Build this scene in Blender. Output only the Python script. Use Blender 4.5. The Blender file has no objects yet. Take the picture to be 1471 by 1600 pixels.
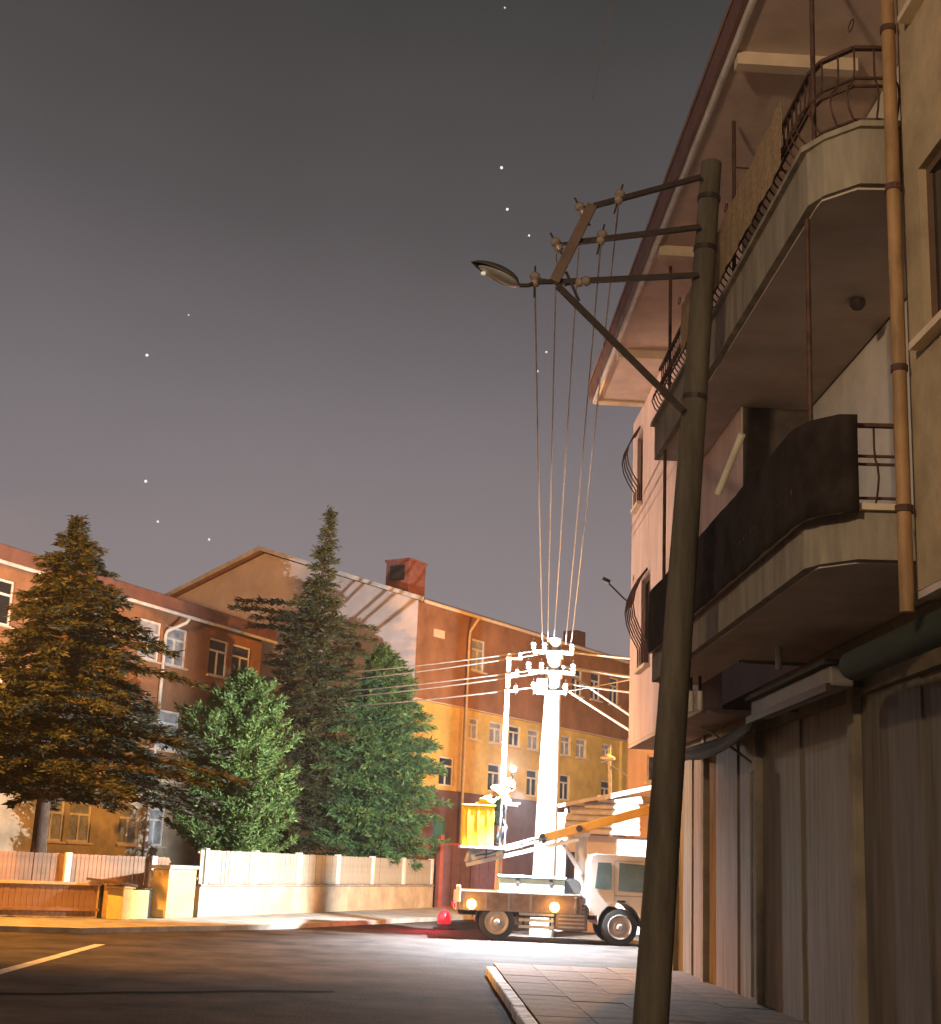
import bpy, math, random
from mathutils import Vector, Matrix

random.seed(7)
R = math.radians
scene = bpy.context.scene
COL = scene.collection

# ---------------------------------------------------------------- camera
CAM_H = 1.65
RIGHT = Vector((0.9983, -0.0399, 0.0423)).normalized()
FWD = Vector((0.0285, 0.9700, 0.2415)).normalized()
UP = RIGHT.cross(FWD).normalized()
RIGHT = FWD.cross(UP).normalized()
cd = bpy.data.cameras.new('camera')
cam = bpy.data.objects.new('camera', cd)
COL.objects.link(cam)
m = Matrix((RIGHT, UP, -FWD)).transposed().to_4x4()
m.translation = (0, 0, CAM_H)
cam.matrix_world = m
cd.sensor_fit = 'VERTICAL'
cd.sensor_height = 24.0
cd.lens = 33.0
cd.clip_start = 0.1
cd.clip_end = 2000
scene.camera = cam


def at(px, py, Y):
    """point seen at photograph pixel (px, py) at the distance Y down the street"""
    d = RIGHT * ((px - 735.5) / 2200) + UP * (-(py - 800) / 2200) + FWD
    return Vector((0, 0, CAM_H)) + d * (Y / d.y)


# ---------------------------------------------------------------- night sky
w = bpy.data.worlds.new('World')
scene.world = w
w.use_nodes = True
nt = w.node_tree
nt.nodes.clear()
out = nt.nodes.new('ShaderNodeOutputWorld')
bg = nt.nodes.new('ShaderNodeBackground')
tc = nt.nodes.new('ShaderNodeTexCoord')
sep = nt.nodes.new('ShaderNodeSeparateXYZ')
ramp = nt.nodes.new('ShaderNodeValToRGB')
noi = nt.nodes.new('ShaderNodeTexNoise')
noi.inputs['Scale'].default_value = 1.6
noi.inputs['Detail'].default_value = 5
mul = nt.nodes.new('ShaderNodeMath'); mul.operation = 'MULTIPLY_ADD'
mul.inputs[1].default_value = 0.20
mul.inputs[2].default_value = -0.10
add = nt.nodes.new('ShaderNodeMath'); add.operation = 'ADD'
nt.links.new(tc.outputs['Generated'], sep.inputs[0])
nt.links.new(tc.outputs['Generated'], noi.inputs['Vector'])
nt.links.new(noi.outputs['Fac'], mul.inputs[0])
nt.links.new(sep.outputs['Z'], add.inputs[0])
nt.links.new(mul.outputs[0], add.inputs[1])
nt.links.new(add.outputs[0], ramp.inputs[0])
cr = ramp.color_ramp
cr.elements[0].position = 0.0
cr.elements[0].color = (0.2551, 0.2205, 0.2227, 1)
cr.elements[1].position = 1.0
cr.elements[1].color = (0.0294, 0.0274, 0.0264, 1)
for p, c in ((0.18, (0.2571, 0.2234, 0.2348)), (0.32, (0.1884, 0.1666, 0.1782)), (0.46, (0.0981, 0.0882, 0.0911)), (0.60, (0.0491, 0.0480, 0.0456))):
    e = cr.elements.new(p)
    e.color = (*c, 1)
nt.links.new(ramp.outputs[0], bg.inputs['Color'])
bg.inputs['Strength'].default_value = 1.0
nt.links.new(bg.outputs[0], out.inputs[0])


def lamp(name, loc, power, color, radius=0.12):
    l = bpy.data.lights.new(name, 'POINT')
    l.energy = power
    l.color = color
    l.shadow_soft_size = radius
    o = bpy.data.objects.new(name, l)
    o.location = loc
    COL.objects.link(o)
    return o


def spot(name, loc, target, power, color, size=150, blend=0.6, radius=0.15):
    l = bpy.data.lights.new(name, 'SPOT')
    l.energy = power
    l.color = color
    l.spot_size = R(size)
    l.spot_blend = blend
    l.shadow_soft_size = radius
    o = bpy.data.objects.new(name, l)
    o.location = loc
    o.rotation_euler = (Vector(target) - Vector(loc)).to_track_quat('-Z', 'Y').to_euler()
    COL.objects.link(o)
    return o


SODIUM = (1.0, 0.40, 0.06)
WHITE = (0.93, 0.97, 1.0)
# the crew's work light in the bucket
spot('work_light', (2.2, 32.86, 3.85), (1.2, 36.9, 3.95), 13000, WHITE, 170, 0.25, 0.02)
lamp('work_light', (2.2, 32.70, 3.86), 350, WHITE, 0.05)
spot('work_light', (2.3, 32.34, 3.3), (2.3, 31.0, 0), 15000, (0.84, 0.91, 1.0), 132, 0.85, 0.05)
# unseen street lamps beside and behind the view, plus an added facade spot
spot('street_light', (-10.6, 27.0, 7.8), (-7.0, 33.0, 0.0), 13500, SODIUM, 150, 0.3, 0.2)
spot('street_light', (-11.0, 26.0, 5.0), (3.6, 24.6, 7.0), 8500, (1.0, 0.68, 0.48), 44, 0.6, 0.2)  # added narrow spot that brightens the far pink facade and soffit end
lamp('street_light', (-3.5, 1.0, 7.0), 2700, (1.0, 0.70, 0.42), 0.25)
lamp('street_light', (9.5, 41.5, 7.0), 11000, SODIUM, 0.2)

scene.view_settings.view_transform = 'Standard'
scene.view_settings.look = 'None'
scene.view_settings.exposure = 0.0
scene.view_settings.gamma = 1.0
scene.view_settings.use_curve_mapping = False
scene.render.engine = 'CYCLES'
scene.cycles.use_denoising = True
scene.cycles.max_bounces = 6
scene.cycles.sample_clamp_indirect = 4.0

# ---------------------------------------------------------------- materials
MATS = {}


def mat(name, color, rough=0.75, metal=0.0, var=0.18, scale=3.0, bump=0.0, bscale=40.0, emit=None, es=0.0,
        dirt=None, spec=0.4, stretch=None):
    if name in MATS:
        return MATS[name]
    M = bpy.data.materials.new(name)
    M.use_nodes = True
    n = M.node_tree
    b = n.nodes['Principled BSDF']
    b.inputs['Roughness'].default_value = rough
    b.inputs['Metallic'].default_value = metal
    b.inputs['Specular IOR Level'].default_value = spec
    t = n.nodes.new('ShaderNodeTexCoord')
    src = t.outputs['Object']
    if stretch:
        mp = n.nodes.new('ShaderNodeMapping')
        mp.inputs['Scale'].default_value = stretch
        n.links.new(src, mp.inputs['Vector'])
        src = mp.outputs[0]
    no = n.nodes.new('ShaderNodeTexNoise')
    no.inputs['Scale'].default_value = scale
    no.inputs['Detail'].default_value = 6
    no.inputs['Roughness'].default_value = 0.65
    n.links.new(src, no.inputs['Vector'])
    rp = n.nodes.new('ShaderNodeValToRGB')
    lo = [max(0, c * (1 - var * 1.6)) for c in color]
    hi = [min(1, c * (1 + var)) for c in color]
    if dirt:
        lo = dirt
    rp.color_ramp.elements[0].position = 0.3
    rp.color_ramp.elements[0].color = (*lo, 1)
    rp.color_ramp.elements[1].position = 0.7
    rp.color_ramp.elements[1].color = (*hi, 1)
    n.links.new(no.outputs['Fac'], rp.inputs[0])
    n.links.new(rp.outputs[0], b.inputs['Base Color'])
    if bump:
        n2 = n.nodes.new('ShaderNodeTexNoise')
        n2.inputs['Scale'].default_value = bscale
        n2.inputs['Detail'].default_value = 4
        n.links.new(t.outputs['Object'], n2.inputs['Vector'])
        bp = n.nodes.new('ShaderNodeBump')
        bp.inputs['Strength'].default_value = bump
        bp.inputs['Distance'].default_value = 0.02
        n.links.new(n2.outputs['Fac'], bp.inputs['Height'])
        n.links.new(bp.outputs[0], b.inputs['Normal'])
    if emit:
        b.inputs['Emission Color'].default_value = (*emit, 1)
        b.inputs['Emission Strength'].default_value = es
    MATS[name] = M
    return M


def leaf_mat(name, dark, light):
    M = bpy.data.materials.new(name)
    M.use_nodes = True
    n = M.node_tree
    b = n.nodes['Principled BSDF']
    b.inputs['Roughness'].default_value = 0.6
    b.inputs['Specular IOR Level'].default_value = 0.3
    g = n.nodes.new('ShaderNodeNewGeometry')
    t = n.nodes.new('ShaderNodeTexCoord')
    no = n.nodes.new('ShaderNodeTexNoise')
    no.inputs['Scale'].default_value = 1.4
    n.links.new(t.outputs['Object'], no.inputs['Vector'])
    a = n.nodes.new('ShaderNodeMath'); a.operation = 'MULTIPLY_ADD'
    a.inputs[1].default_value = 0.45
    n.links.new(g.outputs['Random Per Island'], a.inputs[0])
    s = n.nodes.new('ShaderNodeMath'); s.operation = 'MULTIPLY'
    s.inputs[1].default_value = 0.75
    n.links.new(no.outputs['Fac'], s.inputs[0])
    n.links.new(s.outputs[0], a.inputs[2])
    rp = n.nodes.new('ShaderNodeValToRGB')
    rp.color_ramp.elements[0].position = 0.3
    rp.color_ramp.elements[0].color = (*dark, 1)
    rp.color_ramp.elements[1].position = 0.85
    rp.color_ramp.elements[1].color = (*light, 1)
    n.links.new(a.outputs[0], rp.inputs[0])
    n.links.new(rp.outputs[0], b.inputs['Base Color'])
    MATS[name] = M
    return M


asphalt = mat('asphalt', (0.058, 0.047, 0.041), 0.9, spec=0.15, var=0.5, scale=0.9, bump=0.9, bscale=22)
tar = mat('tar', (0.010, 0.009, 0.008), 0.95, spec=0.03)
paint_white = mat('road_paint', (0.55, 0.53, 0.48), 0.7, var=0.3, scale=6)
concrete = mat('concrete', (0.30, 0.28, 0.25), 0.85, var=0.3, scale=2.0, bump=0.3)
paver_m = mat('paver', (0.19, 0.112, 0.052), 0.8, var=0.35, scale=2.5, bump=0.3)
kerb_m = mat('kerb_paint', (0.72, 0.72, 0.74), 0.7, var=0.4, scale=7, bump=0.3)
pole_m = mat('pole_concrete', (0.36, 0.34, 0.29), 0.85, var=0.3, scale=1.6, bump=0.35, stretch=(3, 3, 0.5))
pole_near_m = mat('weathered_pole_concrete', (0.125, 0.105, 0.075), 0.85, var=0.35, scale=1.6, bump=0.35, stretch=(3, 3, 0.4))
steel = mat('dark_steel', (0.06, 0.045, 0.04), 0.55, 0.4, scale=8)
galv = mat('galvanised_steel', (0.50, 0.50, 0.50), 0.45, 0.3, scale=8)
porcelain = mat('porcelain', (0.30, 0.24, 0.20), 0.25)
porcelain_w = mat('white_porcelain', (0.75, 0.75, 0.72), 0.25)
cable_thin = mat('thin_cable', (0.62, 0.60, 0.58), 0.6)
cable_m = mat('cable', (0.42, 0.40, 0.38), 0.6)
rust = mat('rusty_iron', (0.10, 0.050, 0.035), 0.7, 0.2, var=0.35, scale=10)
plaster_pink = mat('pink_plaster', (0.62, 0.47, 0.43), 0.9, var=0.16, scale=1.3, bump=0.25, bscale=25, stretch=(1.6, 1.6, .4))
plaster_beige = mat('beige_plaster', (0.42, 0.33, 0.21), 0.9, var=0.22, scale=1.5, bump=0.25, bscale=25)
plaster_dim = mat('grey_plaster', (0.30, 0.27, 0.24), 0.9, var=0.2, scale=1.3, bump=0.25, bscale=25)
plaster_white = mat('white_plaster', (0.80, 0.76, 0.70), 0.85, var=0.1, scale=2, bump=0.15)
slab_m = mat('balcony_render', (0.28, 0.245, 0.19), 0.9, var=0.26, scale=2.2, bump=0.3, bscale=18, stretch=(2.2, 2.2, .35))
ceiling_m = mat('ceiling_paint', (0.52, 0.45, 0.41), 0.9, var=0.14, scale=1.6)
soffit_m = mat('soffit_boards', (0.66, 0.52, 0.45), 0.85, var=0.12, scale=2.2)
cream = mat('cream_paint', (0.68, 0.56, 0.42), 0.8, var=0.1, scale=3)
fascia_m = mat('brown_fascia', (0.17, 0.075, 0.055), 0.6, var=0.2)
gutter_m = mat('white_gutter', (0.68, 0.64, 0.60), 0.5)
pipe_m = mat('downpipe_paint', (0.32, 0.19, 0.085), 0.6, var=0.3, scale=3, stretch=(2, 2, 0.6))
glass_dark = mat('dark_glass', (0.015, 0.016, 0.018), 0.08, spec=0.7)
curtain_m = mat('curtained_pane', (0.34, 0.37, 0.40), 0.3, var=0.35, scale=3)
frame_w = mat('white_window_frame', (0.72, 0.70, 0.66), 0.5)
frame_br = mat('brown_window_frame', (0.13, 0.075, 0.045), 0.6)
tile_m = mat('roof_sheet', (0.30, 0.17, 0.13), 0.8, var=0.2)
school_up = mat('terracotta_paint', (0.30, 0.15, 0.075), 0.9, var=0.28, scale=0.7, bump=0.2)
school_low = mat('ochre_paint', (0.68, 0.50, 0.14), 0.9, var=0.22, scale=0.7, bump=0.2)
school_base = mat('maroon_paint', (0.15, 0.085, 0.09), 0.85, var=0.2, scale=1.2)  # dark maroon puts the shadow over the base wall into its colour
cream_wall = mat('cream_render', (0.44, 0.37, 0.26), 0.9, var=0.22, scale=1.5, bump=0.25)
gable_m = mat('gable_plaster', (0.68, 0.59, 0.56), 0.9, var=0.12, scale=0.8, bump=0.2)
picket_m = mat('grey_fence_paint', (0.34, 0.32, 0.26), 0.6, var=0.15)
post_m = mat('pale_post_paint', (0.68, 0.62, 0.54), 0.6, var=0.15)
gate_m = mat('brown_gate_paint', (0.30, 0.18, 0.11), 0.7, var=0.2)
redpost_m = mat('red_oxide_paint', (0.32, 0.085, 0.055), 0.6)
purple_m = mat('purple_gate_sheet', (0.135, 0.07, 0.09), 0.6, var=0.2)
pier_m = mat('ochre_render', (0.66, 0.46, 0.17), 0.9, var=0.15, scale=3, bump=0.3)
teal_m = mat('teal_paint', (0.05, 0.16, 0.13), 0.6)
bark = mat('bark', (0.10, 0.065, 0.045), 0.95, var=0.4, scale=6, bump=0.8, stretch=(3, 3, 0.6))
truck_w = mat('truck_white_paint', (0.68, 0.66, 0.63), 0.35, var=0.07)
truck_side = mat('truck_brown_panel', (0.17, 0.115, 0.085), 0.6, var=0.3, scale=4)
truck_dark = mat('chassis_black', (0.025, 0.022, 0.02), 0.7)
rubber = mat('tyre_rubber', (0.025, 0.023, 0.022), 0.85)
rim_m = mat('wheel_rim', (0.36, 0.31, 0.28), 0.5, 0.3)
boom_y = mat('boom_yellow', (0.70, 0.36, 0.06), 0.45, var=0.12)
bucket_y = mat('bucket_yellow', (0.78, 0.60, 0.03), 0.5, var=0.08)
cyan_box = mat('pale_cyan_paint', (0.45, 0.66, 0.68), 0.5, var=0.1)
amber_e = mat('amber_lens', (0.9, 0.4, 0.05), 0.3, emit=(1.0, 0.48, 0.10), es=9.0)
red_e = mat('red_lens', (0.45, 0.012, 0.02), 0.3, emit=(1.0, 0.02, 0.04), es=0.7)
red_pl = mat('red_plastic', (0.30, 0.02, 0.03), 0.5)
flood_e = mat('flood_lens', (0.9, 0.9, 0.9), 0.3, emit=(0.85, 0.93, 1.0), es=25.0)
navy = mat('navy_cloth', (0.03, 0.045, 0.10), 0.9)
hiviz = mat('hiviz_cloth', (0.70, 0.62, 0.06), 0.85)
skin_m = mat('skin', (0.50, 0.30, 0.22), 0.6)
helmet_y = mat('yellow_helmet', (0.80, 0.66, 0.10), 0.35)
helmet_w = mat('white_helmet', (0.8, 0.8, 0.8), 0.35)
orange_pl = mat('orange_plastic', (0.70, 0.20, 0.03), 0.55)
tarp_m = mat('dark_tarpaulin', (0.034, 0.026, 0.023), 0.95, spec=0.1, var=0.4, scale=2.5)
mesh_m = mat('woven_screen', (0.36, 0.25, 0.14), 0.9, var=0.3, scale=30, bump=0.5, bscale=140)
shut_a = mat('shutter_brown', (0.215, 0.185, 0.135), 0.7, var=0.3, scale=1.4, stretch=(6, 6, 0.5))
shut_b = mat('shutter_grey', (0.235, 0.205, 0.165), 0.7, var=0.3, scale=1.4, stretch=(6, 6, 0.5))
shut_c = mat('shutter_pink', (0.240, 0.180, 0.150), 0.7, var=0.3, scale=1.4, stretch=(6, 6, 0.5))
shut_d = mat('shutter_dark', (0.130, 0.112, 0.090), 0.7, var=0.3, scale=1.4, stretch=(6, 6, 0.5))
post_shop = mat('shopfront_post', (0.27, 0.225, 0.16), 0.8, var=0.25, scale=2)
awn_green = mat('green_awning_cloth', (0.022, 0.032, 0.02), 0.85)
awn_grey = mat('grey_awning_box', (0.19, 0.175, 0.165), 0.6)
awn_dark = mat('dark_awning_cloth', (0.05, 0.042, 0.035), 0.85)
tube_m = mat('pale_tube', (0.62, 0.57, 0.44), 0.5)
slat_m = mat('white_slat', (0.80, 0.78, 0.72), 0.6)
lamp_body = mat('lamp_housing', (0.075, 0.07, 0.07), 0.5)
lamp_glass = mat('lamp_bowl', (0.36, 0.37, 0.35), 0.15, spec=0.7)
lamp_bulb = mat('lamp_bulb', (0.85, 0.80, 0.65), 0.3, emit=(1, 0.9, 0.65), es=0.45)  # faint glow on the unlit bulb stands in for a glint
star_e = mat('star', (1, 1, 1), 0.5, emit=(1.0, 0.97, 0.95), es=0.95)
soil = mat('school_yard_soil', (0.10, 0.085, 0.06), 0.95, var=0.3)
leaf_cedar = leaf_mat('cedar_needles', (0.007, 0.010, 0.005), (0.028, 0.033, 0.014))
leaf_green = leaf_mat('bright_needles', (0.022, 0.065, 0.020), (0.115, 0.22, 0.070))
leaf_olive = leaf_mat('olive_needles', (0.024, 0.055, 0.012), (0.120, 0.20, 0.050))
leaf_dark = leaf_mat('dark_needles', (0.024, 0.034, 0.014), (0.085, 0.092, 0.035))


# ---------------------------------------------------------------- mesh helpers
class MB:
    def __init__(self):
        self.v, self.f = [], []

    def add(self, vs, fs):
        o = len(self.v)
        self.v += [tuple(p) for p in vs]
        self.f += [tuple(i + o for i in f) for f in fs]
        return self

    def box(self, x0, x1, y0, y1, z0, z1):
        vs = [(x, y, z) for z in (z0, z1) for x, y in ((x0, y0), (x1, y0), (x1, y1), (x0, y1))]
        return self.add(vs, [(0, 3, 2, 1), (4, 5, 6, 7), (0, 1, 5, 4), (1, 2, 6, 5), (2, 3, 7, 6), (3, 0, 4, 7)])

    def bar(self, p, q, wd, hg, up=(0, 0, 1)):
        """a rectangular bar from p to q"""
        p, q = Vector(p), Vector(q)
        d = (q - p).normalized()
        u = Vector(up)
        if abs(d.dot(u)) > 0.98:
            u = Vector((0, 1, 0))
        s = d.cross(u).normalized()
        u = s.cross(d).normalized()
        vs = []
        for c in (p, q):
            for a, b in ((-1, -1), (1, -1), (1, 1), (-1, 1)):
                vs.append(c + s * a * wd / 2 + u * b * hg / 2)
        return self.add(vs, [(0, 3, 2, 1), (4, 5, 6, 7), (0, 1, 5, 4), (1, 2, 6, 5), (2, 3, 7, 6), (3, 0, 4, 7)])

    def cyl(self, p, q, r0, r1=None, n=10):
        return self.tube([p, q], [r0, r0 if r1 is None else r1], n)

    def tube(self, pts, rad, n=8):
        pts = [Vector(p) for p in pts]
        if not isinstance(rad, (list, tuple)):
            rad = [rad] * len(pts)
        vs, fs = [], []
        d0 = (pts[1] - pts[0]).normalized()
        ref = Vector((0, 0, 1)) if abs(d0.z) < 0.9 else Vector((1, 0, 0))
        s = d0.cross(ref).normalized()
        for i, c in enumerate(pts):
            d = (pts[min(i + 1, len(pts) - 1)] - pts[max(i - 1, 0)]).normalized()
            s = (s - d * s.dot(d)).normalized()
            u = d.cross(s)
            for k in range(n):
                a = 2 * math.pi * k / n
                vs.append(c + (s * math.cos(a) + u * math.sin(a)) * rad[i])
        for i in range(len(pts) - 1):
            for k in range(n):
                a, b = i * n + k, i * n + (k + 1) % n
                fs.append((a, b, b + n, a + n))
        fs.append(tuple(range(n - 1, -1, -1)))
        fs.append(tuple(range((len(pts) - 1) * n, len(pts) * n)))
        return self.add(vs, fs)

    def lathe(self, c, prof, n=16, axis='z'):
        """profile of (radius, height) pairs turned about an axis through c"""
        c = Vector(c)
        vs, fs = [], []
        for r, h in prof:
            for k in range(n):
                a = 2 * math.pi * k / n
                x, y = r * math.cos(a), r * math.sin(a)
                vs.append(c + (Vector((x, y, h)) if axis == 'z' else Vector((x, h, y)) if axis == 'y' else Vector((h, x, y))))
        for i in range(len(prof) - 1):
            for k in range(n):
                a, b = i * n + k, i * n + (k + 1) % n
                fs.append((a, b, b + n, a + n))
        fs.append(tuple(range(n - 1, -1, -1)))
        fs.append(tuple(range((len(prof) - 1) * n, len(prof) * n)))
        return self.add(vs, fs)

    def prism(self, poly, z0, z1):
        n = len(poly)
        vs = [(x, y, z0) for x, y in poly] + [(x, y, z1) for x, y in poly]
        fs = [tuple(range(n - 1, -1, -1)), tuple(range(n, 2 * n))]
        fs += [(i, (i + 1) % n, (i + 1) % n + n, i + n) for i in range(n)]
        return self.add(vs, fs)

    def prism_y(self, poly, y0, y1):
        """a profile in x and z pushed along y"""
        n = len(poly)
        vs = [(x, y0, z) for x, z in poly] + [(x, y1, z) for x, z in poly]
        fs = [tuple(range(n)), tuple(range(2 * n - 1, n - 1, -1))]
        fs += [((i + 1) % n, i, i + n, (i + 1) % n + n) for i in range(n)]
        return self.add(vs, fs)

    def wall(self, x0, x1, z0, z1, holes, y=0.0, depth=0.2, thick=0.3):
        """a wall facing -y with real openings: holes are (hx0, hx1, hz0, hz1)"""
        xs = sorted({x0, x1, *[h[0] for h in holes], *[h[1] for h in holes]})
        zs = sorted({z0, z1, *[h[2] for h in holes], *[h[3] for h in holes]})
        xs = [v for v in xs if x0 <= v <= x1]
        zs = [v for v in zs if z0 <= v <= z1]
        for a, b in zip(xs, xs[1:]):
            for c, d in zip(zs, zs[1:]):
                cx, cz = (a + b) / 2, (c + d) / 2
                if any(h[0] < cx < h[1] and h[2] < cz < h[3] for h in holes):
                    continue
                self.add([(a, y, c), (b, y, c), (b, y, d), (a, y, d)], [(0, 1, 2, 3)])
        for hx0, hx1, hz0, hz1 in holes:
            q = [(hx0, hz0), (hx1, hz0), (hx1, hz1), (hx0, hz1)]
            for i in range(4):
                (a, c), (b, d) = q[i], q[(i + 1) % 4]
                self.add([(a, y, c), (a, y + depth, c), (b, y + depth, d), (b, y, d)], [(0, 1, 2, 3)])
        # back and edges
        self.add([(x0, y, z0), (x1, y, z0), (x1, y, z1), (x0, y, z1), (x0, y + thick, z0), (x1, y + thick, z0), (x1, y + thick, z1), (x0, y + thick, z1)],
                 [(5, 4, 7, 6), (0, 4, 5, 1), (1, 5, 6, 2), (2, 6, 7, 3), (3, 7, 4, 0)])
        return self

    def mesh(self, name, material, smooth=False):
        me = bpy.data.meshes.new(name)
        me.from_pydata(self.v, [], self.f)
        me.materials.append(material)
        if smooth:
            for p in me.polygons:
                p.use_smooth = True
        me.update()
        return me


def obj(name, mb, material, parent=None, smooth=False, bevel=0.0, label=None):
    me = mb.mesh(name, material, smooth) if isinstance(mb, MB) else mb
    o = bpy.data.objects.new(name, me)
    COL.objects.link(o)
    if parent:
        o.parent = parent
    if smooth and isinstance(mb, MB):
        md = o.modifiers.new('smooth', 'EDGE_SPLIT')
        md.split_angle = R(40)
    if bevel:
        md = o.modifiers.new('bevel', 'BEVEL')
        md.width = bevel
        md.segments = 2
        md.limit_method = 'ANGLE'
    if label:
        o['label'] = label
    return o


def tag(o, label, cat, group=None):
    o['label'] = label
    o['category'] = cat
    if group:
        o['group'] = group
    return o


def thing(name, label, cat, loc=(0, 0, 0), rotz=0.0, group=None):
    o = bpy.data.objects.new(name, None)
    o.empty_display_size = 0.3
    COL.objects.link(o)
    o.location = loc
    o.rotation_euler = (0, 0, rotz)
    return tag(o, label, cat, group)


def struct(name, mb, material, smooth=False):
    o = obj(name, mb, material, None, smooth)
    o['kind'] = 'structure'
    return o


# ---------------------------------------------------------------- ground
g = MB()
g.add([(-400, -60, 0), (400, -60, 0), (400, 700, 0), (-400, 700, 0)], [(0, 1, 2, 3)])
struct('road', g, asphalt)
FD = Vector((0.3652, 0.9309, 0)).normalized()
FN = Vector((0.9309, -0.3652, 0)).normalized()          # out of the school yard, to the road
F0 = Vector((-5.156, 35.008, 0))


def fpt(s, off=0.0, z=0.0):
    p = F0 + FD * s + FN * off
    return Vector((p.x, p.y, z))


# yard behind the fence
a, b = fpt(-14, -0.3), fpt(17, -0.3)
c, d = fpt(17, -60), fpt(-14, -60)
struct('school_yard', MB().add([(p.x, p.y, 0.05) for p in (a, b, c, d)], [(0, 1, 2, 3)]), soil)
# pavement along the fence
pv = [(-14.0, 26.2), (-6.3, 28.6), (-4.9, 30.6), (-3.1, 33.0), (0.35, 40.6), (2.6, 45.5), (3.6, 49.6), (0.9, 50.6), (fpt(0, .02).x, fpt(0, .02).y), (-5.9, 35.6), (-9.6, 33.2), (-14, 31.0)]
struct('far_pavement', MB().prism(pv, 0.004, 0.11), concrete)
# near pavement with its slabs
kx0, kx1, wallx = 1.19, 1.34, 4.4
base = MB().box(kx1, 9.0, -6, 23.2, 0.004, 0.085)
pavement = struct('pavement', base, concrete)
pm = []
for k in range(4):
    q = MB()
    e = 0.003
    q.box(e, 0.6 - e, e, 0.6 - e, 0.0, 0.034 + 0.0015 * k)
    pm.append(q.mesh('paver', paver_m))
ix = 0
x = kx1 + 0.02
while x < 4.2:
    y = 12.6
    while y < 23.0:
        o = bpy.data.objects.new('paver', pm[random.randrange(4)])
        o.location = (x, y, 0.0862)
        o.rotation_euler = (R(random.uniform(-.25, .25)), R(random.uniform(-.25, .25)), 0)
        o.parent = pavement
        COL.objects.link(o)
        y += 0.6
    x += 0.6
kerb = struct('kerb', MB().box(kx0 + .02, kx1 - .01, -6, 22.5, 0.002, 0.06), concrete)
km = MB().box(0, kx1 - kx0, 0.008, 0.992, 0.004, 0.13).mesh('kerb_stone', kerb_m)
for i in range(-2, 22):
    o = bpy.data.objects.new('kerb_stone', km)
    o.location = (kx0 + random.uniform(-.008, .008), i + 0.5, random.uniform(-.006, .004))
    o.parent = kerb
    COL.objects.link(o)
    md = o.modifiers.new('bevel', 'BEVEL'); md.width = 0.02; md.segments = 2
struct('painted_edge_line', MB().add([(-5.38, 10, .004), (-5.16, 10, .004), (-5.26, 25.8, .004), (-5.44, 25.8, .004)], [(0, 1, 2, 3)]), paint_white)
sm = MB()
N = 40
for i in range(N):
    t0, t1 = i / N, (i + 1) / N
    def sp(t):
        return Vector((-8.0 + 7.1 * t, 15.2 + 3.5 * t + 0.10 * math.sin(t * 9) + 0.04 * math.sin(t * 31), 0.004))
    p, q = sp(t0), sp(t1)
    wd = 0.13
    sm.add([p + Vector((0, -wd, 0)), q + Vector((0, -wd, 0)), q + Vector((0, wd, 0)), p + Vector((0, wd, 0))], [(0, 1, 2, 3)])
struct('tar_seam', sm, tar)


# ---------------------------------------------------------------- window helper (local frame: wall along x, outside is -y)
def window(parent, x0, x1, z0, z1, y, fm, pm_, sill=True, transom=0.68, sillm=None, mull=True):
    fw = 0.07
    f = MB()
    f.box(x0, x0 + fw, y + .06, y + .13, z0, z1).box(x1 - fw, x1, y + .06, y + .13, z0, z1)
    f.box(x0 + fw, x1 - fw, y + .06, y + .13, z0, z0 + fw).box(x0 + fw, x1 - fw, y + .06, y + .13, z1 - fw, z1)
    fo = obj('window', f, fm, parent)
    zt = z0 + (z1 - z0) * transom
    xm = (x0 + x1) / 2
    if transom:
        obj('transom', MB().box(x0 + fw, x1 - fw, y + .05, y + .12, zt - .035, zt + .035), fm, fo)
    if mull:
        obj('mullion', MB().box(xm - .035, xm + .035, y + .055, y + .118, z0 + fw, (zt - .035) if transom else z1 - fw), fm, fo)
    obj('pane', MB().box(x0 + fw, x1 - fw, y + .09, y + .10, z0 + fw, z1 - fw), pm_, fo)
    if sill:
        obj('sill', MB().box(x0 - .08, x1 + .08, y - .10, y + .058, z0 - .06, z0), sillm or fm, fo)
    return fo


# ================================================================ right-hand apartment building
# street face runs along +y; built directly in world axes from its base corner
B0 = Vector((4.4, 24.2, 0))
apt = thing('apartment_building', 'pink and beige apartment block with balconies rising over the right pavement', 'building', B0)


def L(x, y, z):
    return (x - B0.x, y - B0.y, z - B0.z)


def abox(mb, x0, x1, y0, y1, z0, z1):
    return mb.box(x0 - B0.x, x1 - B0.x, y0 - B0.y, y1 - B0.y, z0, z1)


# ground floor rear wall, upper walls
q = MB(); abox(q, 4.46, 9.5, 2, 23.8, 0.0, 3.99); obj('ground_floor_wall', q, plaster_dim, apt)
# far bay with window openings: facing -x. wall helper faces -y, so build and rotate
FAR0, FAR1 = 15.7, 24.3
def face_x(holes, y_far, y_near, z0, z1, X, thick=0.3):
    t = MB().wall(0, y_far - y_near, z0, z1, holes, 0, 0.18, thick)
    r = MB()
    r.v = [(X + p[1] - B0.x, y_far - p[0] - B0.y, p[2]) for p in t.v]
    r.f = t.f
    return r


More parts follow.
